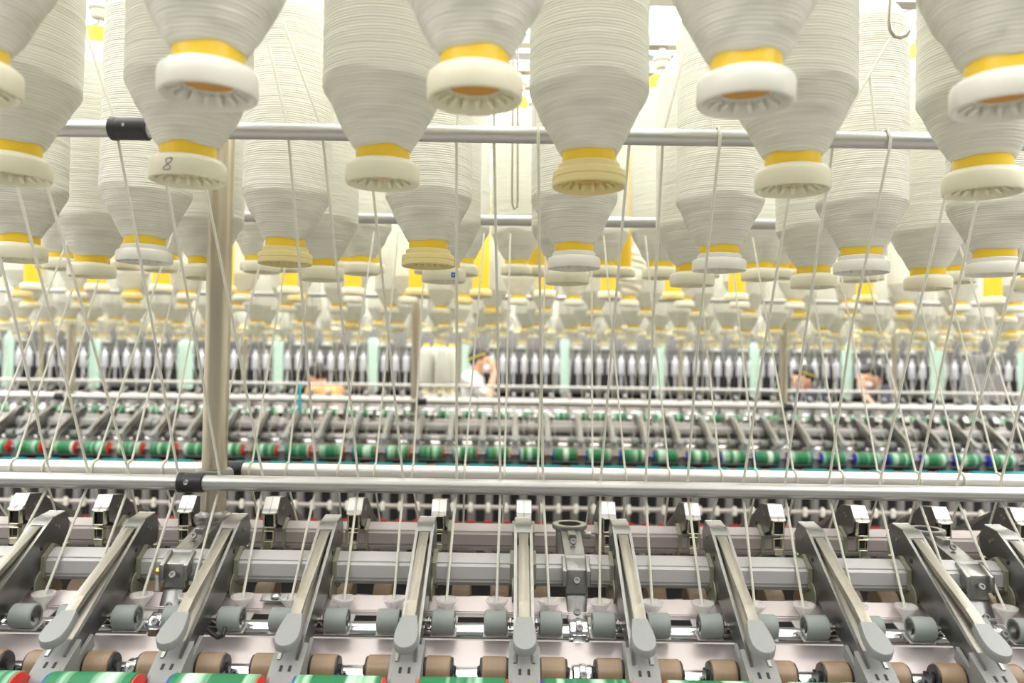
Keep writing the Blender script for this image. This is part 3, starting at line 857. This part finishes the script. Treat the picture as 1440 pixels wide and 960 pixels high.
# ------------------------------------------------------------------ green drums, teal tubes
def drum_mesh():
    bm = bmesh.new(); cyl(bm, .0262, -.049, .049, 'X', (0, 0, 0), 48, .002); return mesh_of('drum_sleeve', bm, GREEN)
DR = drum_mesh()
def drum_end(M):
    bm = bmesh.new(); lathe(bm, [(.004, -.0012), (.0248, -.0012), (.0250, .0006), (.0225, .0014), (.006, .005), (.004, .005)], 36, 'X'); return mesh_of('drum_end', bm, M)
DE = {'red': drum_end(RED), 'blue': drum_end(BLUE)}
bm = bmesh.new(); cyl(bm, .004, -.068, .068, 'X', (0, 0, 0), 14, .0005); DSH = mesh_of('drum_shaft', bm, SHAFT)
def drum(X, D, left, right, label, group):
    t = thing('clearer_drum', (X, D - .328, CZ - .3805), 0, label, 'drum', group)
    obj('drum_sleeve', DR, parent=t)
    a = obj('drum_end', DE[left], parent=t, loc=(-.0495, 0, 0), rot=(0, 0, PI)); a['label'] = left + ' end disc'
    b = obj('drum_end', DE[right], parent=t, loc=(.0495, 0, 0)); b['label'] = right + ' end disc'
    obj('drum_shaft', DSH, parent=t)
mids = [(a + b) / 2 for a, b in zip(near_x, near_x[1:])]
vis_m = [X for X in mids if -60 < px_of((X, MID - .328, CZ - .37))[0] < 1500]
for i, X in enumerate(vis_m):
    drum(X, MID, 'blue' if i % 3 == 2 else ('red' if i > 3 else 'blue'), 'red', 'green clearer drum with pale worn bands at the bottom edge, %s from the left' % nth(i + 1), 'green drums of the nearest machine')
xd = frame_xs(MID + STEP - .33, CZ - .39, XA0 + .07, .14, 10)
for i, X in enumerate(xd):
    px = px_of((X, MID + STEP, CZ - .39))[0]
    drum(X, MID + STEP, 'blue' if px > 560 or i % 2 else 'red', 'red' if px < 720 and i % 3 else 'blue' if px > 1000 else 'red', 'green clearer drum of the second machine, %s from the left' % nth(i + 1), 'green drums of the second machine')
for i, X in enumerate(frame_xs(MID + 2 * STEP - .33, CZ - .38, XA0 + .07, .14, 6)):
    tag(obj('clearer_drum', DR, loc=(X, MID + 2 * STEP - .328, CZ - .3805)), 'tiny far green drum on the third machine, %s from the left' % nth(i + 1), 'drum', 'green drums of the third machine')
bm = bmesh.new(); cyl(bm, .0125, -.050, .050, 'X', (0, 0, 0), 20, .002); cyl(bm, .0085, -.070, .070, 'X', (0, 0, 0), 16, .001, 1)
TL = mesh_of('suction_tube', bm, [TEAL, SHAFT])
for i, X in enumerate(x2):
    tag(obj('suction_tube', TL, loc=(X, MID + STEP - .318, CZ - .437)), 'short teal tube under the green drums of the second machine, %s from the left' % nth(i + 1), 'tube', 'teal tubes of the second machine')

# ------------------------------------------------------------------ clear trumpets that feed the strands
def trumpet():
    t = thing('strand_trumpet')
    bm = bmesh.new()
    lathe(bm, [(.0035, -.348), (.0045, -.340), (.0060, -.334), (.0132, -.3250), (.0152, -.3215), (.0148, -.3195), (.0132, -.3195), (.0116, -.3240), (.0046, -.335), (.0028, -.340), (.0022, -.348)], 28, closed=True)
    obj('funnel', bm, CLEAR, t)
    bm = bmesh.new(); prism(bm, [(-.195, -.3555), (-.150, -.3440), (-.150, -.3425), (-.1965, -.354)], -.0165, .0165)
    obj('tray', bm, CLEAR, t)
    return t
tr0 = trumpet()
tr_x = []
for X in near_x:
    tr_x += [X - .0355, X + .0355]
tr_x = [X for X in tr_x if -25 < px_of((X, 1.03, CZ - .33))[0] < 1465]
for i, X in enumerate(tr_x):
    lab = 'clear plastic trumpet above a grey roller on the nearest machine, %s from the left' % nth(i + 1)
    if i == 0:
        tr0.location = (X, MID, CZ); tag(tr0, lab, 'trumpet', 'clear strand trumpets')
        for ch in tr0.children:
            if ch.name.startswith('funnel'): ch.location = (0, -.152, 0)
    else: clone(tr0, (X, MID, CZ), 0, lab)

# brown rollers of the far side, glimpsed under the front beam
bm = bmesh.new(); cyl(bm, .030, -.0165, .0165, 'X', (0, 0, 0), 28, .002); UB = mesh_of('under_roller', bm, COTB)
ub = [X + s * .0355 for X in near_x for s in (-1, 1)]
ub = [X for X in ub if -10 < px_of((X, MID + .20, CZ - .41))[0] < 1450]
for i, X in enumerate(ub):
    tag(obj('under_roller', UB, loc=(X, MID + .185, CZ - .424)), 'brown roller glimpsed in the dark gap under the grey beam, %s from the left' % nth(i + 1), 'roller', 'brown rollers in the gap under the beam')
bm = bmesh.new(); cyl(bm, .006, -1.4, 1.4, 'X', (0, 0, 0), 16, .001)
tag(obj('roller_shaft', bm, SHAFT, loc=(0, MID + .185, CZ - .424)), 'thin dark shaft through the brown rollers in the gap under the beam', 'shaft')

# ------------------------------------------------------------------ strands
def strand(pts, r, label, group, seg=8):
    bm = bmesh.new(); tube(bm, pts, r, seg)
    c = bm.verts[:]
    return tag(obj('roving_strand', bm, THREAD), label, 'strand', group)

def on_plane(px, py, d0, z0, d1, z1):
    """where the sight line of a pixel meets the slanted sheet through (d0, z0) and (d1, z1)"""
    v = fwd + CR * ((px - 720) / F) + CU * ((480 - py) / F)
    # d = d0 + k (z - z0)
    k = (d1 - d0) / (z1 - z0)
    t = (d0 + k * (CZ - z0)) / (v.y - k * v.z)
    p = v * t
    return Vector((p.x, p.y, CZ + p.z))

BK = 1.12 + .0113 + .003
zb = ZL
# near sheet: from the back of the upper guide bar down to the back of the thick front bar
near = [(0, 370, 63, 640), (38, 320, 117, 640), (82, 320, 173, 640), (188, 320, 245, 640), (245, 320, 303, 640), (300, 320, 363, 640), (416, 320, 442, 640), (467, 320, 500, 640), (530, 320, 563, 640),
        (642, 320, 642, 640), (697, 320, 703, 640), (758, 320, 763, 640), (875, 320, 848, 640), (926, 320, 910, 640), (995, 320, 970, 640), (1103, 320, 1052, 640), (1155, 320, 1110, 640), (1220, 320, 1172, 640),
        (1320, 320, 1247, 640), (1367, 320, 1300, 640), (1440, 347, 1358, 640), (1478, 400, 1418, 640)]
draped = {757: 11, 1003: 14, 1240: 17}
above = {3: (115, 25), 6: (378, 63), 7: (398, 30), 13: (962, 74), 16: (1252, 54), 1: (14, 150)}
dU, zU = .925 + .0103 + .0028, ZB1
near_tr = sorted(tr_x + [max(tr_x) + .07, max(tr_x) + .14])
for i, (xa, ya, xb, yb) in enumerate(near):
    pa = on_plane(xa, ya, dU, zU, BK, zb); pb = on_plane(xb, yb, dU, zU, BK, zb)
    dirv = (pa - pb)
    def at_z(z): return pb + dirv * ((z - pb.z) / dirv.z)
    top = at_z(zU); low = at_z(zb)
    Xt = min(near_tr, key=lambda q: abs(q - low.x)); near_tr.remove(Xt)
    pts = []
    if i in (11, 14, 17):                               # these come over the upper bar
        pts += [Vector((top.x - .004, .960, zU + .10)), Vector((top.x - .001, .945, zU + .014)), Vector((top.x, .930, zU + .0128)), Vector((top.x, .918, zU + .0108)), Vector((top.x, .9115, zU)), Vector((top.x, .914, zU - .012))]
        pb2 = low
    else:
        if i in above:
            q = W(above[i][0], above[i][1], .965)
            pts += [q]
        else:
            pts += [top + Vector((dirv.x / dirv.z * .14, .02, .14))]
        pts += [top + Vector((0, .0, .006)), top]
    pts += [top.lerp(low, .5) + Vector((0, .004, 0)), low + Vector((0, 0, .004)), low - Vector((0, .001, .006))]
    pts += [Vector((Xt, 1.041, CZ - .322)), Vector((Xt, 1.036, CZ - .345)), Vector((Xt, 1.012, CZ - .350))]
    where = 'over the upper grey bar and ' if i in (11, 14, 17) else ''
    lab = 'white roving strand running %sdown behind the front guide bar, %s from the left' % (where, nth(i + 1))
    if where: lab = 'white roving strand looped over the upper guide bar, %s of the three' % {11: 'leftmost', 14: 'middle', 17: 'rightmost'}[i]
    strand(pts, .0019, lab, 'strands running to the front rollers')

# far sheet: from the rear upper bar down over the pale rear guide bar
far = [(58, 433, 0, 583), (100, 410, 28, 630), (128, 430, 72, 633), (223, 387, 140, 637), (252, 377, 188, 637), (283, 397, 237, 633), (363, 380, 302, 637), (400, 380, 357, 637), (433, 397, 407, 640), (515, 400, 482, 623),
       (553, 400, 530, 637), (595, 397, 582, 640), (675, 397, 655, 640), (716, 397, 710, 640), (766, 397, 757, 640), (832, 387, 833, 640), (855, 397, 877, 640), (914, 397, 938, 640), (985, 397, 1010, 640), (1033, 393, 1060, 640), (1070, 400, 1112, 640),
       (1142, 397, 1178, 640), (1185, 397, 1230, 640), (1222, 397, 1282, 640), (1288, 397, 1343, 637), (1336, 410, 1395, 640), (1367, 400, 1437, 620)]
dF0, zF0 = 1.455, ZB2
dF1, zF1 = 1.25 + .004, ZL + .0150
rear_tr = [W(737, 710, 1.25).x + .14 * n + s * .035 for n in range(-8, 9) for s in (-1, 1)]
for i, (xa, ya, xb, yb) in enumerate(far):
    pa = on_plane(xa, ya, dF0, zF0, dF1, zF1); pb = on_plane(xb, yb, dF0, zF0, dF1, zF1)
    dv = pa - pb
    topz = CZ + .245
    top = pb + dv * ((topz - pb.z) / dv.z); low = pb + dv * ((zF1 - pb.z) / dv.z)
    Xt = min(rear_tr, key=lambda q: abs(q - low.x))
    c = Vector((low.x, 1.25, ZL)); R = .0122 + .0022
    pts = [top, top.lerp(low, .5) + Vector((0, 0, -.002)), low]
    for a in (75, 110, 150, 185, 220, 250):
        pts.append(c + Vector((0, R * math.cos(math.radians(a)), R * math.sin(math.radians(a)))))
    pts.append(Vector((Xt, 1.345, CZ - .325)))
    strand(pts, .0017, 'pale roving strand bent over the nearest rear guide bar, %s from the left' % nth(i + 1), 'strands running over the rear guide bar')

# second machine's strands
for side, (da, za, db, zb2) in (('front', (.94 + STEP, ZB1, 1.134 + STEP, ZL)), ('rear', (1.44 + STEP, ZB2, 1.236 + STEP, ZL))):
    xs = frame_xs(db, ZL, XA0 + .035, .07, 4)
    for i, X in enumerate(xs):
        j = random.uniform(-.03, .03) + (-.035 if i % 3 == 0 else .035 if i % 3 == 2 else 0)
        pts = [(X + j, da, za), (X, db, zb2 + .002), (X, db - .002 if side == 'front' else db + .05, zb2 - .03), (X + random.uniform(-.01, .01), (1.04 if side == 'front' else 1.345) + STEP, CZ - .325)]
        strand(pts, .0017, 'thin pale strand on the %s side of the second machine, %s from the left' % (side, nth(i + 1)), 'strands on the %s side of the second machine' % side, 5)

# ------------------------------------------------------------------ lower half of the second machine, seen under the bars
D2 = MID + STEP
bm = bmesh.new()
lathe(bm, [(.004, -.78), (.019, -.778), (.019, -.765), (.0165, -.755), (.0165, -.500), (.014, -.485), (.0075, -.475), (.0065, -.455), (.003, -.450)], 18)
SPM = mesh_of('spindle', bm, SPIN)
xsp = frame_xs(D2 - .42, CZ - .55, XA0 + .035, .07, 4)
for i, X in enumerate(xsp):
    tag(obj('spindle', SPM, loc=(X, D2 - .40, CZ)), 'dark grey spindle in the shade under the second machine rollers, %s from the left' % nth(i + 1), 'spindle', 'spindles of the second machine')
bm = bmesh.new(); box(bm, -3, 3, D2 - .46, D2 - .34, CZ - .83, CZ - .779)
tag(obj('spindle_rail', bm, PLATE, smooth=False), 'grey rail carrying the spindles of the second machine', 'rail')
bm = bmesh.new(); cyl(bm, .009, -3, 3, 'X', (0, 0, 0), 16, .001)
lr = tag(obj('guide_rail', bm, BEAMP, loc=(0, D2 - .47, CZ - .578)), 'pinkish rail with pale thread guides below the second machine rollers', 'rail')
bm = bmesh.new()
lathe(bm, [(.001, -.017), (.008, -.015), (.010, -.006), (.007, .004), (.009, .012), (.006, .019), (.001, .021)], 12); GD = mesh_of('thread_guide', bm, WHITEP)
for X in xsp: obj('thread_guide', GD, parent=lr, loc=(X, -.012, 0))
rr = thing('separator_rail', (0, D2 - .47, CZ - .640), 0, 'rail with red blocks low on the second machine', 'rail')
bm = bmesh.new(); box(bm, -3, 3, -.004, .004, -.01, .002); obj('bar', bm, SPIN, rr)
bm = bbox(-.018, .018, -.012, .004, -.012, .009, .002); RB = mesh_of('red_block', bm, mat('shaded_red', (0.36, 0.02, 0.015), .6))  # red darkened in its colour to imitate the dim light low down
for X in xsp: obj('red_block', RB, parent=rr, loc=(X, 0, 0))
bm = bmesh.new(); box(bm, -3.2, 3.2, D2 - .20, D2 - .16, 0, CZ - .46)  # dark sheet added to give the dark background behind the spindles
tag(obj('dark_backdrop', bm, DARK, smooth=False), 'added dark sheet behind the spindles of the second machine', 'panel')

# cyan strip on the second machine
bm = bbox(-.008, .008, -.004, .004, -.075, .075, .002)
p = W(421, 562, 3.43); tag(obj('cyan_strip', bm, CYAN, loc=p), 'upright cyan strip crossing the second machine guide bar left of centre', 'strip')

# ------------------------------------------------------------------ small things on the nearest machine
def hook(pts, r, label):
    bm = bmesh.new(); tube(bm, pts, r, 10)
    return tag(obj('wire_hook', bm, SHAFT), label, 'hook', 'bent wire hooks hanging among the bobbins')
d = .86
pts = [W(1250, -120, d), W(1251, 0, d), W(1250, 30, d), W(1252, 43, d), W(1258, 51, d), W(1266, 53, d), W(1274, 50, d), W(1279, 43, d)]
hook(pts, .0021, 'bent grey wire hook at the top right between two bobbins')
d = 1.42
pts = [W(721, 40, d), W(721, 150, d), W(720, 270, d), W(720.5, 287, d), W(723, 294, d), W(727, 291, d), W(728, 280, d), W(728, 150, d), W(728, 60, d)]
hook(pts, .0021, 'long thin wire loop hanging near the picture centre')
d = .80
pts = [W(103, -120, d), W(103, 20, d), W(102, 48, d)]
bm = bmesh.new(); tube(bm, pts, .0021, 10); tube(bm, [W(102, 38, d), W(102, 48.5, d)], .0034, 10)
tag(obj('wire_hook', bm, SHAFT), 'straight grey wire end hanging at the top left', 'hook', 'bent wire hooks hanging among the bobbins')
# cable under an arm, clip and brass nipple
bm = bmesh.new()
pts = [W(285, 878, .985), W(296, 890, .975), W(306, 896, .97), W(314, 893, .97), W(316, 882, .98)]
fine = []
for a, b in zip(pts, pts[1:]):
    for k in range(4): fine.append(a.lerp(b, k / 4))
fine.append(pts[-1]); tube(bm, fine, .0028, 8)
tag(obj('cable', bm, BLACKP), 'short black cable looped beside a drafting arm at lower left', 'cable')
def nipple(px, py, dd, lab):
    p = W(px, py, dd)
    t = thing('grease_nipple', p, 0, lab, 'grease nipple', 'brass grease nipples')
    b1_ = bmesh.new(); lathe(b1_, [(.0035, -.022), (.0035, -.004), (.005, -.003), (.005, 0), (.001, .001)], 12); obj('stem', b1_, RAILW, t)
    b2_ = bmesh.new(); lathe(b2_, [(.0055, 0), (.0062, .002), (.0062, .005), (.0045, .006), (.003, .009), (.001, .010)], 6); obj('cap', b2_, BRASS, t)
nipple(222, 807, 1.065, 'brass grease nipple on a pale stem, right of the second handle from left')
def clip(px, py, dd, lab):
    p = W(px, py, dd)
    t = thing('cover_clip', p, 0, lab, 'clip', 'cover clips')
    b_ = bmesh.new(); prism(b_, [(-.006, -.002), (.006, .004), (.006, .006), (-.006, 0)], -.020, .016); bev(b_, .0005, 1); obj('strap', b_, ALU, t)
    b_ = bmesh.new(); lathe(b_, [(.0075, .002), (.007, .005), (.004, .0075), (.0005, .008)], 16); obj('screw_head', b_, STEEL, t)
clip(388, 842, 1.045, 'small aluminium clip with round screw on the pale cover strip, lower left')

# ------------------------------------------------------------------ the far roving frame, mint posts, trolley, people
DF = 8.0
bm = bmesh.new(); box(bm, -6.2, 6.2, DF + .2, DF + .5, 0, CZ + .02)
box(bm, -6.2, 6.2, DF + .35, DF + .5, CZ, CZ + .36, 1)
tag(obj('far_machine_housing', bm, [DARK, SPIN], smooth=False), 'dark low body of the farthest machine', 'machine body')
bm = bmesh.new(); box(bm, -6.2, 6.2, DF - .06, DF + .06, CZ + .10, CZ + .155)
tag(obj('flyer_rail', bm, PLATE, smooth=False), 'grey top rail of the farthest machine over its silver flyers', 'rail')
bm = bmesh.new(); box(bm, -6.2, 6.2, DF - .2, DF + .2, CZ - .30, CZ - .24); 
tag(obj('bobbin_rail', bm, PLATE, smooth=False), 'grey lower rail of the farthest machine below its silver flyers', 'rail')
bm = bmesh.new()
lathe(bm, [(.008, .10), (.010, .06), (.020, .045), (.022, .02), (.022, -.085), (.017, -.10), (.009, -.105), (.008, -.24)], 14)
for s in (-1, 1): tube(bm, [(s * .008, 0, .055), (s * .028, 0, .035), (s * .032, 0, -.02), (s * .029, 0, -.11)], .006, 8)
FLY = mesh_of('flyer', bm, FLYER)
xf = frame_xs(DF, CZ, .02, .112, 4)
for i, X in enumerate(xf):
    tag(obj('flyer', FLY, loc=(X, DF - .08, CZ)), 'blurred silver flyer on the farthest machine, %s from the left' % nth(i + 1), 'flyer', 'silver flyers of the farthest machine')
bm = bmesh.new()
lathe(bm, [(.05, 0), (.055, .012), (.055, .03), (.035, .045), (.001, .046)], 14, mi=1)
box(bm, -.065, .065, -.05, .05, .044, .16); box(bm, -.03, .03, -.03, .03, .16, .20)
KN = mesh_of('drive_cap', bm, [SPIN, WHITEP])
for i, X in enumerate(frame_xs(DF, CZ + .2, .1, .29, 4)):
    tag(obj('drive_cap', KN, loc=(X, DF - .05, CZ + .152)), 'dark cap with white base on the farthest machine rail, %s from the left' % nth(i + 1), 'cap', 'dark caps along the farthest machine')
def mint(px, ytop, w, lab, flat):
    dd = 7.5
    p = W(px, ytop, dd)
    h = p.z - (CZ - .30)
    bm = bmesh.new()
    ww = w * dd / F / 2
    for k in range(1): pass
    lathe(bm, [(ww * 1.0, -h), (ww * 1.05, -h * .6), (ww * .98, -h * .3), (ww * 1.0, -.13)] + ([(ww, -.012), (ww * .85, -.002), (ww * .5, -.001)] if flat else [(ww * .95, -.085), (ww * .6, -.062), (ww * .36, -.055), (ww * .34, -.02), (ww * .15, -.002)]), 14)
    for v in bm.verts:
        a = math.atan2(v.co.y, v.co.x)
        v.co.x *= 1 + .06 * math.sin(3 * a + v.co.z * 9); v.co.y *= .6
    o = obj('post_cover', bm, MINT, loc=p)
    tag(o, lab, 'post cover', 'mint green covers on the far posts')
for i, (px, yt, w) in enumerate([(13, 462, 15), (134, 467, 15), (262, 470, 21), (392, 472, 14), (525, 475, 14), (655, 460, 12), (795, 477, 13), (929, 465, 13), (1062, 482, 14), (1191, 476, 15), (1318, 480, 20), (1436, 488, 10)]):
    mint(px, yt, w, 'mint green cloth cover over a far post, %s from the left' % nth(i + 1), i > 2 and i != 7)
# posts that carry the covers and the far rails
bm = bmesh.new(); box(bm, -.03, .03, -.03, .03, 0, CZ - .26); FP = mesh_of('far_post', bm, RAIL)
for i, px in enumerate([13, 134, 262, 392, 525, 655, 795, 929, 1062, 1191, 1318, 1436]):
    X = W(px, 500, 7.5).x
    tag(obj('far_post', FP, loc=(X, 7.5, 0)), 'grey stand below the %s mint green cover from the left' % nth(i + 1), 'stand', 'stands under the mint green covers')
# trolley of standing full bobbins
tp = W(616, 540, 6.5)
t = thing('bobbin_trolley', (tp.x, 6.5, 0), 0, 'pale trolley loaded with upright bobbins left of the person in white', 'trolley')
bm = bbox(-.17, .17, -.12, .12, CZ - .36, CZ - .27, .01); obj('tray', bm, RAILW, t)
for sx in (-1, 1):
    for sy in (-1, 1):
        bm = bmesh.new(); cyl(bm, .015, .08, CZ - .35, 'Z', (sx * .14, sy * .09, 0), 12, .002); obj('leg', bm, RAIL, t)
        bm = bmesh.new(); cyl(bm, .04, -.015, .015, 'X', (sx * .14, sy * .09, .04), 18, .004); obj('wheel', bm, BLACKP, t)
for i, (ox, oy) in enumerate([(-.10, -.02), (-.02, .05), (.035, -.055), (.11, .03)]):
    o = obj('roving_bobbin', FARB, loc=(tp.x + ox, 6.5 + oy, CZ - .27))
    tag(o, 'upright white bobbin standing on the trolley, %s from the left' % nth(i + 1), 'bobbin', 'bobbins standing on the trolley')
# dark winder head at the far right
p = W(1381, 505, 7.2)
t = thing('winder_cabinet', (p.x, 7.2, 0), 0, 'dark grey cabinet with stepped top at the far right behind the strands', 'cabinet')
bm = bbox(-.13, .13, -.14, .14, 0, CZ - .04, .01); obj('cabinet_box', bm, SPIN, t)
bm = bbox(-.06, .08, -.10, .10, CZ - .04, CZ + .14, .01); obj('upper_box', bm, SPIN, t)
bm = bbox(-.03, .03, -.11, -.10, CZ + .03, CZ + .12, .002); obj('display', bm, PLATE, t)

# people: one closed body each, from tapered limbs fused into a single surface
def capsule(bm, a, ra, b, rb, seg=12):
    a, b = Vector(a), Vector(b)
    t = (b - a); L = t.length; t.normalize()
    u = t.cross(Vector((.3, .9, .2))); u.normalize(); v = t.cross(u)
    prof = []
    for k in range(5): q = -PI / 2 + k * PI / 8; prof.append((ra * math.cos(q), ra * math.sin(q)))
    for k in range(5): q = k * PI / 8; prof.append((rb * math.cos(q), L + rb * math.sin(q)))
    rings = []
    for r, h in prof:
        r = max(r, 1e-4)
        rings.append([bm.verts.new(a + t * h + (u * math.cos(2 * PI * k / seg) + v * math.sin(2 * PI * k / seg)) * r) for k in range(seg)])
    for p_, q_ in zip(rings, rings[1:]):
        for k in range(seg): bm.faces.new((p_[k], p_[(k + 1) % seg], q_[(k + 1) % seg], q_[k]))
    bm.faces.new(rings[0][::-1]); bm.faces.new(rings[-1])
def ellipsoid(bm, c, rx, ry, rz, R=None, seg=16):
    r = bmesh.ops.create_uvsphere(bm, u_segments=seg, v_segments=seg // 2 + 2, radius=1)
    M = Matrix.Translation(Vector(c)) @ (R.to_4x4() if R else Matrix.Identity(4)) @ Matrix.Diagonal((rx, ry, rz, 1))
    bmesh.ops.transform(bm, matrix=M, verts=r['verts'])
def fuse(o, vox, smooth=4):
    md = o.modifiers.new('fuse', 'REMESH'); md.mode = 'VOXEL'; md.voxel_size = vox; md.use_smooth_shade = True
    ms = o.modifiers.new('soften', 'SMOOTH'); ms.factor = .5; ms.iterations = smooth
def person(px, ytop, face, shirt, label, lean=0.0, tiltd=0.0, hand='down', mask=False, band=False, dd=7.05, hairstyle='short'):
    """face: turn of the body about the vertical (0 looks at +x); head top seen at (px, ytop)"""
    top = W(px, ytop, dd)
    H = 1.60
    t = thing('person', (top.x, dd, 0), face, label, 'person', 'workers in the far aisle')
    # local frame: +x is where the person faces, +y their left
    drop = top.z - H                                     # taken up by the bent knees and leaning trunk
    hip = Vector((-.04 - lean * .3, 0, .86 + drop * .55))
    chest = Vector((lean * .55, 0, 1.24 + drop * .8))
    neck = Vector((.015 + lean * .85, 0, 1.37 + drop))
    head = Vector((.045 + lean, 0, 1.48 + drop))
    R = Matrix.Rotation(tiltd, 3, 'Y')
    body, top_, leg_ = bmesh.new(), bmesh.new(), bmesh.new()
    ellipsoid(body, head, .094, .074, .115, R)
    ellipsoid(body, head + R @ Vector((.045, 0, -.050)), .052, .050, .060, R)          # jaw
    capsule(body, head + R @ Vector((.094, 0, .008)), .008, head + R @ Vector((.110, 0, -.026)), .014, 8)   # nose
    for s in (-1, 1):
        ellipsoid(body, head + R @ Vector((-.004, s * .074, -.010)), .018, .010, .030, R, 10)  # ear
        ellipsoid(body, head + R @ Vector((.078, s * .030, .020)), .018, .022, .010, R, 10)   # brow
    capsule(body, neck - Vector((.01, 0, .05)), .052, head + R @ Vector((-.01, 0, -.06)), .050)
    for bm_, g in ((body, 0), (top_, .014)):
        for s in (-1, 1):
            capsule(bm_, chest + Vector((0, s * .05, .05)), .095 + g, hip + Vector((0, s * .055, .04)), .092 + g)
            capsule(bm_, chest + Vector((-.01, s * .06, .09)), .062 + g, chest + Vector((-.01, s * .155, .085)), .056 + g)
    for s in (-1, 1):
        sh = chest + Vector((-.01, s * .165, .08))
        up = (s > 0) == (hand == 'left')
        if hand != 'down' and ((hand == 'left' and s > 0) or (hand == 'right' and s < 0) or hand == 'both'):
            el = sh + Vector((.20, s * .03, -.16)); wr = head + R @ Vector((.150, s * .035, -.090)); fd = (head + R @ Vector((.115, s * .02, .0)) - wr).normalized()
        else:
            el = sh + Vector((.06, s * .05, -.26)); wr = el + Vector((.22, -s * .03, -.02)); fd = Vector((.9, -s * .1, -.25)).normalized()
        capsule(body, sh, .046, el, .038); capsule(body, el, .038, wr, .026)
        capsule(top_, sh, .062, sh.lerp(el, .75), .054)
        side = fd.cross(Vector((0, 0, 1)));  side = side.normalized() if side.length > .1 else Vector((0, 1, 0))
        palm = wr + fd * .05
        for k in range(-1, 2): capsule(body, wr + side * .008 * k, .018, palm + side * .018 * k + fd * .03, .015, 8)
        for k, L in enumerate((.066, .078, .072, .056)):
            o_ = side * (.022 * (k - 1.5))
            b_ = palm + o_ + fd * .035
            mid = b_ + fd * L * .55
            tip = mid + (fd * .8 + Vector((0, 0, -.5))).normalized() * L * .45
            capsule(body, b_, .0085, mid, .008, 8); capsule(body, mid, .008, tip, .0068, 8)
        th = wr + fd * .02 + side * (-.028 * s)
        capsule(body, wr + fd * .012, .011, th + fd * .022, .010, 8); capsule(body, th + fd * .022, .010, th + fd * .055, .0078, 8)
        hj = hip + Vector((0, s * .085, -.02)); kn = Vector((.05 + max(0, -drop) * .5, s * .095, .45 + drop * .25)); an = Vector((-.03, s * .10, .085))
        for bm_, g in ((body, 0), (leg_, .014)):
            capsule(bm_, hj, .080 + g, kn, .054 + g); capsule(bm_, kn, .054 + g, an, .038 + g)
        capsule(leg_, hip + Vector((0, s * .05, .06)), .098, hip + Vector((0, s * .06, -.04)), .098)
        capsule(body, an + Vector((-.03, 0, -.045)), .038, an + Vector((.15, 0, -.055)), .030)
    o = obj('body', body, SKIN, t); fuse(o, .0075, 3)
    s_ = obj('shirt', top_, shirt, t); fuse(s_, .014, 6)
    l_ = obj('trousers', leg_, TROUSER, t); fuse(l_, .014, 4)
    hb_ = bmesh.new()
    ellipsoid(hb_, head + R @ Vector((-.026, 0, .034)), .094, .087, .106, R)
    if hairstyle == 'bun': ellipsoid(hb_, head + R @ Vector((-.105, 0, .015)), .045, .045, .042, R)
    ellipsoid(hb_, head + R @ Vector((.030, 0, .075)), .062, .068, .045, R)
    h_ = obj('hair', hb_, HAIR, t); fuse(h_, .008, 3)
    for s in (-1, 1):
        e_ = bmesh.new(); ellipsoid(e_, head + R @ Vector((.0865, s * .030, .006)), .009, .013, .007, R, 10); obj('eye', e_, HAIR, t)
    m_ = bmesh.new(); ellipsoid(m_, head + R @ Vector((.094, 0, -.058)), .008, .024, .007, R, 10); obj('mouth', m_, LIP, t)
    if mask:
        m2 = bmesh.new(); ellipsoid(m2, head + R @ Vector((.066, 0, -.052)), .056, .060, .048, R); q_ = obj('face_mask', m2, MASK, t); q_['label'] = 'pale face mask'
    if band:
        b3 = bmesh.new()
        pts = [head + R @ Vector((-.020 + .094 * math.cos(a), .088 * math.sin(a), .040 + .045 * math.cos(a))) for a in [2 * PI * k / 24 for k in range(25)]]
        tube(b3, pts, .0055, 6); q_ = obj('head_band', b3, BANDY, t); q_['label'] = 'yellow head band'
    return t
person(463, 512, math.radians(150), SHIRTO, 'person with dark hair and orange top, stooping low behind the left machines', lean=.10, tiltd=.35, hairstyle='bun')
person(660, 489, math.radians(-8), SHIRTW, 'person in white with yellow band and pale mask, left of picture centre', lean=.06, tiltd=.10, hand='right', mask=True, band=True)
person(1146, 515, math.radians(196), SHIRTD, 'dark-haired person with yellow head band, facing left behind the right machines', lean=.08, tiltd=.15, band=True)
person(1252, 512, math.radians(188), SHIRTD, 'dark-haired person in pale mask holding a hand to the face, far right', lean=.14, tiltd=.30, hand='left', mask=True)

# ------------------------------------------------------------------ light
w = bpy.data.worlds.new('ambient_fill'); sc.world = w; w.use_nodes = True  # even ambient fill, added to soften the light from all sides
bg = w.node_tree.nodes['Background']
bg.inputs['Color'].default_value = (1.0, 0.99, 0.965, 1); bg.inputs['Strength'].default_value = 0.22
sc.view_settings.view_transform = 'Standard'
sc.view_settings.look = 'None'
sc.view_settings.gamma = 1
sc.view_settings.use_curve_mapping = False
sc.view_settings.exposure = 0.08
sc.cycles.use_denoising = True
sc.cycles.max_bounces = 8
sc.cycles.diffuse_bounces = 4
sc.cycles.glossy_bounces = 4
sc.cycles.transmission_bounces = 6
